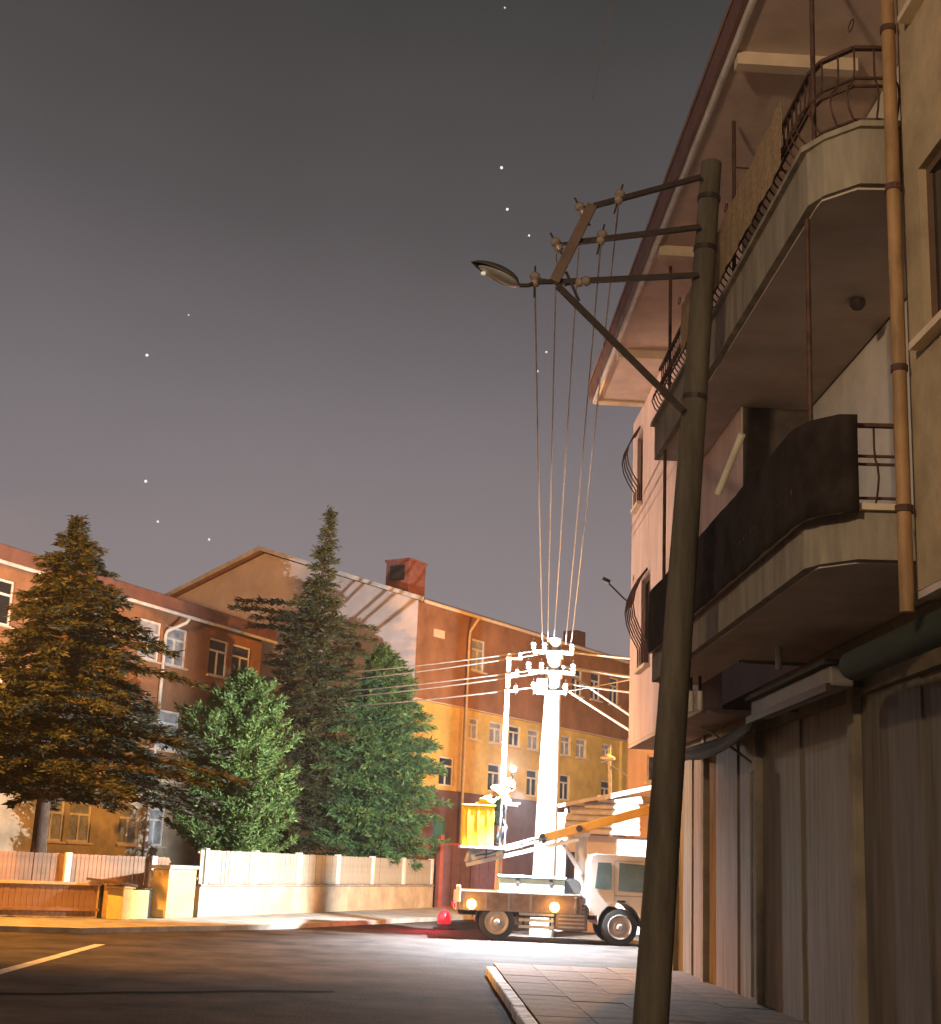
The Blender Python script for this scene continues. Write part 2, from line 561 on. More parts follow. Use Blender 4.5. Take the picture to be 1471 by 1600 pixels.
fholes = [(0.55, 1.15, 7.75, 9.05), (1.2, 2.1, 4.85, 6.35)]
obj('far_bay_wall', face_x(fholes, FAR1, 18.16, 3.72, 9.49, 3.6), plaster_pink, apt)
obj('far_bay_wall', face_x([], 18.159, FAR0, 4.46, 9.49, 3.6), plaster_pink, apt)
q = MB(); abox(q, 3.62, 9.5, FAR1 - .25, FAR1, 3.72, 9.49); obj('end_wall', q, plaster_pink, apt)
q = MB(); abox(q, 3.902, 9.5, FAR0 - .0, FAR0 + .25, 3.999, 9.49); abox(q, 3.62, 3.902, FAR0 - .003, FAR0 + .25, 3.999, 9.49); obj('bay_side_wall', q, mat('brown_side_plaster', (0.12, 0.095, 0.08), 0.9, var=.25), apt)  # dark tone paints the shade on this side of the bay
q = MB(); abox(q, 3.6, 9.5, 18.16, FAR1, 3.66, 3.715); obj('bay_underside', q, ceiling_m, apt)
# windows on the far bay
def xwin(parent, yc0, yc1, z0, z1, X, fm, pm_):
    fw = .06
    f = MB()
    abox(f, X + .06, X + .12, yc0, yc0 + fw, z0, z1); abox(f, X + .06, X + .12, yc1 - fw, yc1, z0, z1)
    abox(f, X + .06, X + .12, yc0 + fw, yc1 - fw, z0, z0 + fw); abox(f, X + .06, X + .12, yc0 + fw, yc1 - fw, z1 - fw, z1)
    ym = (yc0 + yc1) / 2
    fo = obj('window', f, fm, parent)
    q = MB(); abox(q, X + .065, X + .115, ym - .03, ym + .03, z0 + fw, z1 - fw); obj('mullion', q, fm, fo)
    q = MB(); abox(q, X + .085, X + .095, yc0 + fw, yc1 - fw, z0 + fw, z1 - fw); obj('pane', q, pm_, fo)
    q = MB(); abox(q, X - .10, X + .055, yc0 - .06, yc1 + .06, z0 - .06, z0 - .002); obj('sill', q, cream, fo)
    return fo


def grille(win, yc0, yc1, z0, z1, X, n=5, belly=0.22):
    for k in range(n):
        y = yc0 + (yc1 - yc0) * k / (n - 1)
        pts = []
        for t in range(9):
            u = t / 8
            bx = belly * math.sin(math.pi * min(1, u / 0.75)) ** 1.0 if u < .75 else 0
            pts.append(L(X - .05 - bx, y, z1 - (z1 - z0) * (1 - (1 - u))))
        obj('grille_bar', MB().tube(pts, 0.012, 6), rust, win)
    for z in (z0 + .03, z1 - .03):
        obj('grille_rail', MB().bar(L(X - .05, yc0, z), L(X - .05, yc1, z), .02, .02), rust, win)


for (a0, a1, z0, z1) in fholes:
    wy1, wy0 = FAR1 - a0, FAR1 - a1
    wv = xwin(apt, wy0, wy1, z0, z1, 3.6, frame_br, glass_dark)
    grille(wv, wy0, wy1, z0 - .05, z1 + .05, 3.6, 4 if z0 > 7 else 6)
# near bay
NB = 10.05
nholes = [(0.35, 1.5, 5.55, 6.95), (0.35, 1.5, 8.3, 9.2)]
obj('near_bay_wall', face_x(nholes, NB, 4.0, 3.72, 9.49, 3.6), plaster_beige, apt)
for (a0, a1, z0, z1) in nholes:
    xwin(apt, NB - a1, NB - a0, z0, z1, 3.6, frame_br, glass_dark)
q = MB(); abox(q, 3.9, 9.5, NB - .25, NB, 3.72, 9.49); obj('bay_side_wall', q, plaster_beige, apt)
q = MB(); abox(q, 3.6, 9.5, 4.0, NB - .01, 3.66, 3.715); obj('bay_underside', q, ceiling_m, apt)
# recessed wall behind the balconies, with a white door on each storey
for zf, zc in ((4.45, 6.99), (7.55, 9.48)):
    q = MB(); abox(q, 4.4, 4.6, NB + .001, FAR0 - .004, zf, zc)
    obj('recessed_wall', q, plaster_white, apt)
    dz = min(zf + 2.05, zc - .25)
    q = MB()
    for (ya, yb) in ((11.2, 11.27), (12.03, 12.1)):
        abox(q, 4.37, 4.398, ya, yb, zf + .02, dz)
    abox(q, 4.37, 4.398, 11.27, 12.03, dz - .07, dz)
    dr = obj('balcony_door', q, frame_w, apt)
    q = MB(); abox(q, 4.385, 4.397, 11.27, 12.03, zf + .02, dz - .07); obj('door_leaf', q, plaster_white, dr)
    q = MB(); abox(q, 4.35, 4.384, 11.95, 11.99, zf + 1.0, zf + 1.12); obj('handle', q, steel, dr)

# balcony slabs (outer edge X 2.98, chamfered near corner)
def slab_poly(yn, out=0.0):
    o = out
    return [(2.98 - o, yn + .42), (3.06, yn + .22 - o), (3.28, yn - .02 - o), (3.62, yn - .05 - o), (4.39, yn - .05 - o), (4.39, FAR0 - .01), (3.59, FAR0 - .01), (3.59, 18.15 + o), (2.98 - o, 18.15 + o)]


def lp(poly):
    return [(p[0] - B0.x, p[1] - B0.y) for p in poly]


slabs = []
for yn, z0, z1 in ((10.40, 4.0, 4.45), (10.13, 7.0, 7.55)):
    s = obj('balcony_slab', MB().prism(lp(slab_poly(yn)), z0 + .02, z1 - .05), slab_m, apt)
    obj('slab_edge', MB().prism(lp(slab_poly(yn, 0.05)), z1 - .05, z1), cream if z0 < 5 else slab_m, s)
    obj('slab_underside', MB().prism(lp(slab_poly(yn, -0.07)), z0, z0 + .018), ceiling_m, s)
    slabs.append((s, yn, z1))

# railings
def railing(yn, z0, hgt, far):
    path = [(3.60, yn + .00), (3.28, yn + .03), (3.08, yn + .26), (3.03, yn + .46), (3.03, far)]
    r = MB()
    hz = z0 + hgt
    for a_, b_ in zip(path, path[1:]):
        r.bar(L(a_[0], a_[1], hz), L(b_[0], b_[1], hz), .045, .03)
    ro = obj('balcony_railing', r, rust, apt)
    for zz in (z0 + .07, z0 + hgt * .52, z0 + hgt * .62):
        r = MB()
        for a_, b_ in zip(path, path[1:]):
            r.bar(L(a_[0], a_[1], zz), L(b_[0], b_[1], zz), .02, .02)
        obj('rail', r, rust, ro)
    # bars bellied outwards
    pts = []
    for a_, b_ in zip(path, path[1:]):
        va, vb = Vector((*a_, 0)), Vector((*b_, 0))
        n = max(1, int((vb - va).length / 0.14))
        d = (vb - va).normalized()
        nrm = Vector((d.y, -d.x, 0))
        if nrm.x > 0 or (abs(nrm.x) < .3 and nrm.y > 0):
            nrm = -nrm
        for k in range(n):
            pts.append((va + (vb - va) * (k / n), nrm))
    for p, nrm in pts:
        cpts = []
        for t in range(8):
            u = t / 7
            bl = 0.13 * math.sin(math.pi * min(1, u / .6)) if u < .6 else 0
            pp = p + nrm * bl
            cpts.append(L(pp.x, pp.y, z0 + .02 + (hgt - .02) * u))
        obj('baluster', MB().tube(cpts, 0.009, 5), rust, ro)
    return ro


r1 = railing(10.42, 4.45, .66, 18.05)
r2 = railing(10.15, 7.55, .72, 18.05)
# scroll rings on top of railings and steel posts up to the eave
for (px, py, Y) in ((1330, 40, 10.2), (1135, 325, 13.8), (1062, 470, 16.2)):
    c = at(px, py, Y)
    ring = [c + Vector((0, .07 * math.cos(k * math.pi / 6), .04 * math.sin(k * math.pi / 6))) for k in range(13)]
    obj('scroll', MB().tube([L(*p) for p in ring], .006, 5), rust, r2)
for (X, Y, z0, z1) in ((3.03, 10.5, 7.55, 9.46), (3.03, 13.5, 7.55, 9.46), (3.03, 17.3, 7.55, 9.46), (3.03, 10.75, 4.45, 7.0), (3.03, 17.6, 4.45, 7.0)):
    obj('awning_post', MB().cyl(L(X, Y, z0), L(X, Y, z1), .022, n=8), rust, apt)
obj('cross_wire', MB().tube([L(3.03, 13.5, 8.92), L(3.6, 13.4, 8.86), L(4.39, 13.4, 8.85)], .009, 6), rust, apt)

# woven screen tied behind the upper railing, sagging
q = MB()
nu, nv = 60, 8
for i in range(nu + 1):
    y = 10.9 + (15.6 - 10.9) * i / nu
    for j in range(nv + 1):
        z = 7.58 + .60 * j / nv
        q.v.append(L(2.862 + .007 * math.sin(y * 9 + j * .8) + .006 * math.sin(y * 23), y, z - .015 * math.sin(math.pi * i / nu * 3) ** 2 * (j == nv)))
for i in range(nu):
    for j in range(nv):
        a_ = i * (nv + 1) + j
        q.f.append((a_, a_ + nv + 1, a_ + nv + 2, a_ + 1))
scr = obj('woven_screen', q, mesh_m, r2, smooth=False)
scr.modifiers.new('thick', 'SOLIDIFY').thickness = .006
# dark tarpaulin over the lower railing
path = [(3.30, 10.28), (3.16, 10.30), (2.98, 10.52), (2.93, 10.80)] + [(2.93, 10.80 + k * .13) for k in range(1, 56)]
q = MB()
nv = 10
for i, (X, Y) in enumerate(path):
    for j in range(nv + 1):
        z = 4.36 + (.80 - .015 * math.sin(Y * 2.3) ** 2) * j / nv
        fold = .007 * math.sin(Y * 4.1 + j * .25) + .005 * math.sin(Y * 13.7 - j * .5)
        q.v.append(L(X - .035 + fold * (1 - .5 * j / nv), Y, z))
for i in range(len(path) - 1):
    for j in range(nv):
        a_ = i * (nv + 1) + j
        q.f.append((a_, a_ + 1, a_ + nv + 2, a_ + nv + 1))
tp = obj('tarpaulin', q, tarp_m, r1, smooth=True)
tp.modifiers.new('thick', 'SOLIDIFY').thickness = .008
tb = obj('pale_tube', MB().cyl(at(1122, 772, 13.1), at(1160, 678, 12.75), .035, n=10), tube_m)
tag(tb, 'pale tube leaning over the dark tarpaulin of the lower balcony', 'tube')

# eave: soffit, beams, gutter, fascia, roof
EX = 2.72
q = MB(); abox(q, EX + .06, 9.5, 3, 23.18, 9.50, 9.54); obj('soffit', q, soffit_m, apt)
for yb in (7.0, 12.3, 16.8, 20.6):
    q = MB(); abox(q, EX + .065, 3.98, yb - .07, yb + .07, 9.36, 9.497); obj('soffit_beam', q, cream, apt)
q = MB(); abox(q, EX + .061, 3.595, 23.0, 23.2, 9.46, 9.499); obj('soffit_end', q, cream, apt)
q = MB()
for yy in range(3, 23):
    pass
abox(q, EX, EX + .055, 3, 23.2, 9.46, 9.60); obj('gutter', q, gutter_m, apt, bevel=.015)
q = MB(); abox(q, EX - .05, EX - .003, 3, 23.3, 9.54, 9.82); abox(q, EX - .0, 9.5, 23.21, 23.26, 9.54, 9.82); obj('fascia', q, fascia_m, apt)
q = MB()
q.add([L(EX - .06, 3, 9.83), L(EX - .06, 23.35, 9.83), L(6.5, 23.35, 11.2), L(6.5, 3, 11.2), L(10, 23.35, 9.83), L(10, 3, 9.83),
       L(EX - .06, 3, 9.9), L(EX - .06, 23.35, 9.9), L(6.5, 23.35, 11.27), L(6.5, 3, 11.27)],
      [(0, 1, 7, 6), (6, 7, 8, 9), (0, 3, 2, 1), (9, 8, 4, 5), (1, 2, 4), (1, 2, 8, 7)])
obj('roof', q, tile_m, apt)

# downpipe with collars
q = MB().cyl(L(3.50, 9.98, 3.55), L(3.50, 9.98, 9.45), .055, n=12)
dp = obj('downpipe', q, pipe_m, apt, smooth=True)
for z in (4.3, 5.4, 6.9, 8.3, 9.2):
    obj('collar', MB().cyl(L(3.50, 9.98, z), L(3.50, 9.98, z + .05), .066, n=12), rust, dp)

# shopfront: posts, panels, lintel, awning cassettes
q = MB(); abox(q, 4.30, 4.455, 4, 23.8, 3.42, 3.98); obj('lintel', q, mat('brown_lintel', (0.16, 0.125, 0.085), .85, var=.25), apt)
for y in (10.4, 13.95, 18.0, 21.3, 23.72):
    q = MB(); abox(q, 4.27, 4.452, y - .09, y + .09, 0.09, 3.70)
    obj('shop_post', q, post_shop, apt, bevel=.01)
panels = [(4.1, 10.3, shut_d), (10.5, 12.15, shut_d), (12.17, 13.85, shut_d), (14.05, 16.08, shut_b), (16.14, 17.9, shut_a), (18.1, 19.3, shut_b), (19.36, 21.2, shut_c), (21.4, 22.5, shut_c), (22.55, 23.62, shut_b)]
for i, (ya, yb, mt_) in enumerate(panels):
    q = MB()
    xo = 4.36 + (.02 if i % 2 else 0)
    abox(q, xo, 4.45, ya, yb, .10, 3.41)
    po = obj('shutter_panel', q, mt_, apt)
for (y0, y1, X, z, mt_, r_) in ((7.5, 12.2, 3.78, 3.47, awn_green, .13),):
    q = MB().cyl(L(X, y0, z), L(X, y1, z), r_, n=14)
    ao = obj('awning_roll', q, mt_, apt, smooth=True)
    for yb in (8.5, 11.9):
        obj('bracket', MB().bar(L(X, yb, z + .05), L(4.3, yb, z + .28), .05, .05), steel, ao)
q = MB(); abox(q, 3.86, 4.1, 13.2, 16.4, 3.42, 3.62)
ao = obj('awning_cassette', q, awn_grey, apt, bevel=.03)
q = MB(); abox(q, 3.80, 4.12, 13.15, 16.45, 3.625, 3.67); obj('cassette_lid', q, awn_dark, ao)
q = MB(); abox(q, 3.81, 3.855, 13.15, 16.45, 3.36, 3.44); obj('front_bar', q, steel, ao)
for yb in (13.6, 16.0):
    obj('bracket', MB().bar(L(4.1, yb, 3.5), L(4.3, yb, 3.5), .06, .06), steel, ao)
q = MB()
n = 14
for i in range(n + 1):
    y = 16.7 + (21.6 - 16.7) * i / n
    sg = .10 * math.sin(math.pi * i / n)
    q.v += [L(4.29, y, 3.56 - sg * .3), L(3.95, y, 3.44 - sg), L(3.93, y, 3.33 - sg * 1.6)]
for i in range(n):
    a_ = i * 3
    q.f += [(a_, a_ + 3, a_ + 4, a_ + 1), (a_ + 1, a_ + 4, a_ + 5, a_ + 2)]
fl = obj('folded_awning', q, awn_dark, apt, smooth=True)
fl.modifiers.new('thick', 'SOLIDIFY').thickness = .015
# conduit and pendant lights under the slab
obj('conduit', MB().tube([at(1083, 1127, 20.3) - B0, at(1120, 1150, 19.5) - B0, at(1182, 1197, 18.2) - B0, L(4.24, 18.02, 2.9), L(4.24, 18.02, .2)], .018, 8), post_shop, apt)
for (px, y0, y1, Y) in ((1217, 1006, 1046, 14.6), (1080, 1080, 1112, 17.4), (1094, 1080, 1110, 17.2)):
    p, q_ = at(px, y0, Y), at(px, y1, Y)
    bo = obj('tube_light', MB().cyl(p - B0, q_ - B0, .035, n=10), tube_m, apt, smooth=True)
    obj('socket', MB().cyl(p - B0, Vector((p.x, p.y, 4.0)) - B0, .02, n=8), steel, bo)
obj('ceiling_fitting', MB().lathe(L(3.95, 12.35, 6.99), [(.07, 0), (.075, -.05), (.05, -.09)], 12), steel, apt)

# lamp arm at the far corner of the block
wl = thing('wall_lamp', 'small lamp on a thin curved arm at the pink corner of the apartment block', 'lamp', at(985, 942, 24.25))
o_ = wl.location.copy()
pts = [at(985, 942, 24.2), at(975, 935, 24.15), at(962, 922, 24.1), at(952, 912, 24.05)]
obj('arm', MB().tube([p - o_ for p in pts], .016, 8), steel, wl)
c = at(948, 907, 24.05) - o_
obj('lamp_head', MB().bar(c + Vector((-.07, 0, .03)), c + Vector((.06, 0, -.03)), .12, .06), steel, wl, bevel=.01)
obj('wall_plate', MB().box(-.03, .08, -.06, .06, -.08, .08), steel, wl)

# ================================================================ near utility pole with bracket and lamp
P0 = Vector((2.19, 13.3, 0.1))
P1 = at(1112, 255, 13.3)
up_ = thing('utility_pole', 'tall dark leaning concrete pole on the right pavement with wire brackets', 'utility pole', P0)


def pl(p):
    return Vector(p) - P0


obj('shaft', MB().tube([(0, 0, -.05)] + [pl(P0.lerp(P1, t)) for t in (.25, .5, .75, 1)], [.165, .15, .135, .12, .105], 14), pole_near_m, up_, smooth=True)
for t in (.70, .885, .95):
    p = P0.lerp(P1, t)
    q = P0.lerp(P1, t + .006)
    obj('band', MB().cyl(pl(p), pl(q), .128 - .03 * (t - .7), n=14), steel, up_)


def pp(px, py, dy=0.0):
    return at(px, py, 13.3 + dy)


arms = [((1095, 277), (928, 322)), ((1093, 355), (898, 379)), ((1090, 430), (868, 441))]
armends = []
for (a_, b_) in arms:
    q = MB().bar(pl(pp(*a_, -.12)), pl(pp(*b_, -.12)), .05, .05)
    obj('bracket_arm', q, steel, up_)
obj('arm_tie', MB().bar(pl(pp(925, 322, -.17)), pl(pp(866, 441, -.17)), .10, .09, up=(0, 1, 0)), mat('rusty_tie', (.16, .11, .08), .7), up_)
obj('brace', MB().bar(pl(pp(872, 447, -.18)), pl(pp(1068, 642, -.12)), .055, .055), steel, up_)
obj('short_tie', MB().bar(pl(pp(885, 425, -.14)), pl(pp(905, 470, -.14)), .025, .025), steel, up_)


def insulator(parent, c, material, s=1.0, tilt=0.0):
    o = obj('insulator', MB().lathe((0, 0, 0), [(.02 * s, -.09 * s), (.045 * s, -.07 * s), (.05 * s, -.03 * s), (.03 * s, -.015 * s), (.055 * s, .01 * s), (.05 * s, .05 * s), (.02 * s, .075 * s)], 10), material, parent, smooth=True)
    o.location = c
    o.rotation_euler = (0, tilt, 0)
    obj('pin', MB().cyl((0, 0, -.2 * s), (0, 0, .14 * s), .011 * s, n=6), steel, o)
    return o


ins_px = [(908, 327, -.5), (870, 382, -.5), (836, 436, 0), (968, 307, .25), (940, 370, .2), (912, 440, 1.3)]
INS = []
for (px, py, ti) in ins_px:
    c = pp(px, py, -.12)
    INS.append(c)
    insulator(up_, pl(c), porcelain, 1.0, ti)
for (a_, b_) in (((908, 327), (926, 322)), ((870, 382), (896, 380)), ((836, 436), (868, 441))):
    obj('insulator_arm', MB().bar(pl(pp(*a_, -.12)), pl(pp(*b_, -.13)), .03, .03), steel, up_)

# lamp head
Lp = pp(812, 446, -.15)
sl = thing('street_lamp', 'unlit oval street lamp hanging at the tip of the pole bracket', 'street lamp', Lp)
tip = pp(737, 410, -.15) - Lp
d = tip.normalized()
side = Vector((0, 1, 0))
upv = side.cross(d)
if upv.z < 0:
    upv = -upv
def egg(half, n=14, mrings=10, ln=tip.length, wd=.15, hg=.085):
    q = MB()
    for i in range(mrings + 1):
        u = i / mrings
        r = (math.sin(math.pi * min(.999, max(.001, u ** .8))) ** .6)
        for k in range(n + 1):
            a_ = math.pi * k / n
            q.v.append(d * (ln * u) + side * (math.cos(a_) * wd * r) + upv * (math.sin(a_) * hg * r * half))
    for i in range(mrings):
        for k in range(n):
            a_ = i * (n + 1) + k
            q.f.append((a_, a_ + 1, a_ + n + 2, a_ + n + 1))
    return q
obj('housing', egg(1.0), lamp_body, sl, smooth=True).modifiers.new('thick', 'SOLIDIFY').thickness = .006
obj('bowl', egg(-.62, ln=tip.length * .86, wd=.135), lamp_glass, sl, smooth=True).modifiers.new('thick', 'SOLIDIFY').thickness = .004
bl = d * (tip.length * .70) - upv * .058 - side * .02
obj('bulb', MB().lathe(bl, [(.005, -.02), (.022, -.012), (.026, 0), (.02, .012), (.004, .02)], 10), lamp_bulb, sl, smooth=True)
obj('lamp_spigot', MB().tube([Vector((0, 0, 0)), pp(826, 446, -.15) - Lp, pp(836, 442, -.14) - Lp, pp(866, 441, -.13) - Lp], .022, 8), steel, sl)

# ================================================================ central bright pole and slim pole, wires
C0 = at(848, 1392, 35.2); C0.z = 0.0
C1 = at(868, 998, 35.2)
cp = thing('utility_pole', 'thick white floodlit concrete pole behind the lift truck carrying many wires', 'utility pole', C0)


def cl(p):
    return Vector(p) - C0


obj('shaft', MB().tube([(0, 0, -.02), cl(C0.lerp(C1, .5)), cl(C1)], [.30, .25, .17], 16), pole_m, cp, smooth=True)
CX_INS = []
for z, (ha, hb) in ((6.85, (.55, .75)), (6.35, (.65, .85)), (5.85, (.5, .55))):
    t = z / C1.z
    c = C0.lerp(C1, t)
    obj('crossarm', MB().bar(cl(c + Vector((-ha, -.2, 0.0))), cl(c + Vector((hb * .6, -.2, 0))), .09, .09), galv, cp)
    for dx in (-ha, -ha * .5, hb * .55):
        ci = c + Vector((dx, -.2, .16))
        insulator(cp, cl(ci), porcelain_w, 1.25)
        CX_INS.append(ci)
for t in (.93, .86):
    p = C0.lerp(C1, t)
    obj('band', MB().cyl(cl(p), cl(C0.lerp(C1, t + .012)), .215, n=16), galv, cp)
q = MB().box(-.42, -.16, -.28, -.12, 0, .4)
sb = obj('switch_box', q, galv, cp, bevel=.02)
sb.location = cl(C0.lerp(C1, .80))
# slim steel pole
S0 = at(777, 1384, 35.4); S0.z = 0
S1 = at(796, 1022, 35.4)
spole = thing('slim_pole', 'slim pale steel pole left of the thick white pole', 'pole', S0)
obj('shaft', MB().tube([(0, 0, 0), S0.lerp(S1, .5) - S0, S1 - S0], [.085, .07, .055], 12), mat('pale_steel', (.6, .56, .5), .6), spole, smooth=True)
SINS = []
for z, wds in ((S1.z - .12, .28), (S1.z - .55, .22), (S1.z - .95, .2)):
    c = S0.lerp(S1, z / S1.z)
    obj('crossarm', MB().bar(c + Vector((-.08, -.1, 0)) - S0, c + Vector((wds + .05, -.1, 0)) - S0, .05, .05), galv, spole)
    ci = c + Vector((wds, -.1, .1))
    insulator(spole, ci - S0, porcelain_w, .9)
    SINS.append(c + Vector((0, -.1, .1)))


def wire(p, q_, r, sag, label, group, n=14, material=None):
    p, q_ = Vector(p), Vector(q_)
    mid = (p + q_) / 2
    pts = [p.lerp(q_, i / n) - mid - Vector((0, 0, sag * (1 - (2 * i / n - 1) ** 2))) for i in range(n + 1)]
    o = obj('overhead_wire', MB().tube(pts, r, 6), material or cable_m, None, smooth=True)
    o.location = mid
    return tag(o, label, 'wire', group)


GW = 'overhead wires at the white pole'
tops = [(848, 1003, 3), (856, 1002, 2), (866, 1001, 1), (884, 1006, 4), (893, 1003, 5)]
targets = [INS[2], INS[1], INS[0], INS[4], INS[3]]
labs = ['pale overhead wire from the white pole to the insulator beside the lamp head',
        'pale overhead wire from the white pole to the left insulator of the middle bracket arm',
        'pale overhead wire from the white pole to the topmost insulator of the bracket',
        'pale overhead wire from the white pole to the inner insulator of the middle bracket arm',
        'pale overhead wire from the white pole to the inner insulator of the top bracket arm']
for (px, py, k), t, lb in zip(tops, targets, labs):
    wire(at(px, py, 35.0), t, .009, .12, lb, GW, material=cable_thin)
# service wires to the school
ends = [(432, 1058), (434, 1071), (440, 1086), (443, 1096), (448, 1108)]
starts = [(858, 1014), (858, 1020), (856, 1044), (856, 1050), (850, 1072)]
for i, (s_, e_) in enumerate(zip(starts, ends)):
    lb = ['topmost wire running left from the white pole towards the school', 'second wire from the top running left from the white pole to the school',
          'third wire down running left from the white pole past the slim pole', 'fourth wire down running left from the white pole past the slim pole',
          'lowest wire running left from the white pole towards the school'][i]
    wire(at(*s_, 35.0), at(*e_, 53.6), .022, .10, lb, GW)
# wires to the right, behind the block
rts = [((878, 1017), (975, 1026), .045), ((880, 1042), (975, 1055), .045), ((884, 1068), (975, 1079), .03), ((880, 1046), (975, 1110), .028), ((880, 1074), (975, 1134), .028), ((884, 1080), (975, 1062), .02)]  # radii widened to put the bloom of the lit wires into their shape
rl = ['topmost thick wire running right from the white pole behind the pink block', 'second thick wire running right from the white pole behind the pink block',
      'third level wire running right from the white pole behind the pink block', 'upper slanting wire falling right from the white pole',
      'lower slanting wire falling right from the white pole', 'thin wire rising right from the white pole below the crossarms']
for ((a_, b_, r_), lb) in zip(rts, rl):
    p = at(*a_, 35.0)
    q_ = at(*b_, 37.5)
    q_ = p + (q_ - p) * 2.2
    wire(p, q_, r_, .03, lb, GW)

# faint cable high over the street at top right
wire(at(960, -20, 16), at(925, 160, 26), .006, .0, 'faint thin cable high in the dark sky near the roof edge', None, material=steel)

# ================================================================ school, left wing (local x along the facade, -y to the road)
azA = R(26.0)
A0 = Vector((-11.644, 43.106, 0))
sa = thing('school_building', 'long three storey school wing with brown roof edge behind the dark cedar', 'building', A0, R(90) - azA)
UW = [(4.75, 5.95), (6.22, 7.5), (8.9, 10.1), (10.4, 11.65)]
UL = [(0.85, 2.0), (2.35, 3.55), (-2.6, -1.4), (-4.4, -3.2)]
holes_up = [(a_, b_, 7.85, 9.2) for a_, b_ in UW + UL] + [(a_, b_, 4.95, 6.3) for a_, b_ in [(4.75, 5.95), (6.22, 7.5), (8.9, 10.1), (10.4, 11.65)] + UL]
holes_lo = [(a_, b_, 1.75, 3.0) for a_, b_ in [(0.9, 2.0), (2.2, 3.3), (4.7, 5.8), (6.15, 7.2), (8.9, 10.1), (10.4, 11.65), (-2.6, -1.4), (-4.4, -3.2)]]
obj('upper_wall', MB().wall(-12, 12.35, 4.0, 9.9, holes_up), school_up, sa)
obj('lower_wall', MB().wall(-12, 12.35, 0, 3.86, holes_lo, y=.02), cream_wall, sa)
obj('string_course', MB().box(-12, 12.35, -.06, .3, 3.865, 3.995), cream, sa)
bright = {(4.75, 7.85), (6.22, 7.85), (4.75, 4.95), (6.22, 4.95), (0.85, 7.85), (2.35, 7.85), (0.9, 1.75), (2.2, 1.75), (4.7, 1.75), (6.15, 1.75)}
for (x0, x1, z0, z1) in holes_up + holes_lo:
    y = 0 if z0 > 4 else .02
    br = (x0, z0) in bright
    window(sa, x0, x1, z0, z1, y, frame_w, curtain_m if br else glass_dark, sillm=cream)
# roof edge
obj('fascia', MB().box(-12, 12.35, -.62, -.55, 9.55, 10.02), fascia_m, sa)
obj('eave_soffit', MB().box(-12, 12.35, -.55, .3, 9.9, 9.98), school_up, sa)
obj('gutter', MB().tube([(-12, -.70, 9.50), (12.3, -.70, 9.50)], .06, 8), gutter_m, sa)
obj('roof', MB().add([(-12, -.63, 10.03), (12.35, -.63, 10.03), (12.35, 6.5, 11.0), (-12, 6.5, 11.0), (12.35, 13.5, 10.03), (-12, 13.5, 10.03)],
                     [(0, 1, 2, 3), (3, 2, 4, 5), (0, 3, 5), (1, 4, 2)]), tile_m, sa)
obj('downpipe', MB().tube([(6.55, -.68, 9.45), (6.5, -.6, 9.3), (6.1, -.12, 8.95), (6.08, -.1, 8.8), (6.08, -.1, .3)], .06, 8), gutter_m, sa, smooth=True)
obj('downpipe', MB().tube([(-8, -.68, 9.45), (-8, -.1, 8.85), (-8, -.1, .3)], .06, 8), gutter_m, sa)
obj('end_wall', MB().box(12.05, 12.35, .302, 12, 0, 9.9), school_up, sa)

# ================================================================ school, gabled wing
azB = R(35.57)
PB0 = Vector((-0.25, 51.765, 0))
sb_ = thing('school_building', 'gabled school block with pink gable end and chimney beyond the spire tree', 'building', PB0, R(90) - azB)
BL = 26
VW = [(3.75, 4.6), (5.4, 6.35), (6.85, 7.75), (8.35, 9.25), (11.1, 11.95), (12.45, 13.35), (14.85, 15.75), (17.2, 18.1), (19.6, 20.5)]
hb = [(a_, b_, 6.3, 7.15) for a_, b_ in VW]
hu = [(a_, b_, 8.95, 10.2) for a_, b_ in [(3.7, 4.65), (11.7, 12.6), (13.4, 14.3), (15.2, 16.1), (17.2, 18.1)]]
hl = [(a_, b_, 3.5 + .9, 5.5) for a_, b_ in [(2.0, 3.0), (5.4, 6.35), (8.35, 9.25), (11.1, 11.95), (14.8, 15.7)]]
obj('upper_wall', MB().wall(0, BL, 7.45, 11.06, hu), school_up, sb_)
obj('middle_wall', MB().wall(0, BL, 4.25, 7.40, hb + hl, y=.12), school_low, sb_)
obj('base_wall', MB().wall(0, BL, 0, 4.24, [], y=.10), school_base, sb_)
obj('band', MB().box(.0, BL, -.02, .3, 7.405, 7.445), cream, sb_)
for (x0, x1, z0, z1) in hu + hb + hl:
    y = 0 if z0 > 7.6 else .12
    window(sb_, x0, x1, z0, z1, y, frame_w, curtain_m if (int(x0 * 7.3) % 3 == 0 or x0 in (3.7, 5.4)) and z0 > 6 else glass_dark, sillm=cream, sill=z0 > 6)
# pilasters between the lower windows
for x in (3.2, 10.2, 16.5):
    obj('pilaster', MB().box(x, x + .5, -.02, .118, 4.26, 7.39), school_low, sb_)
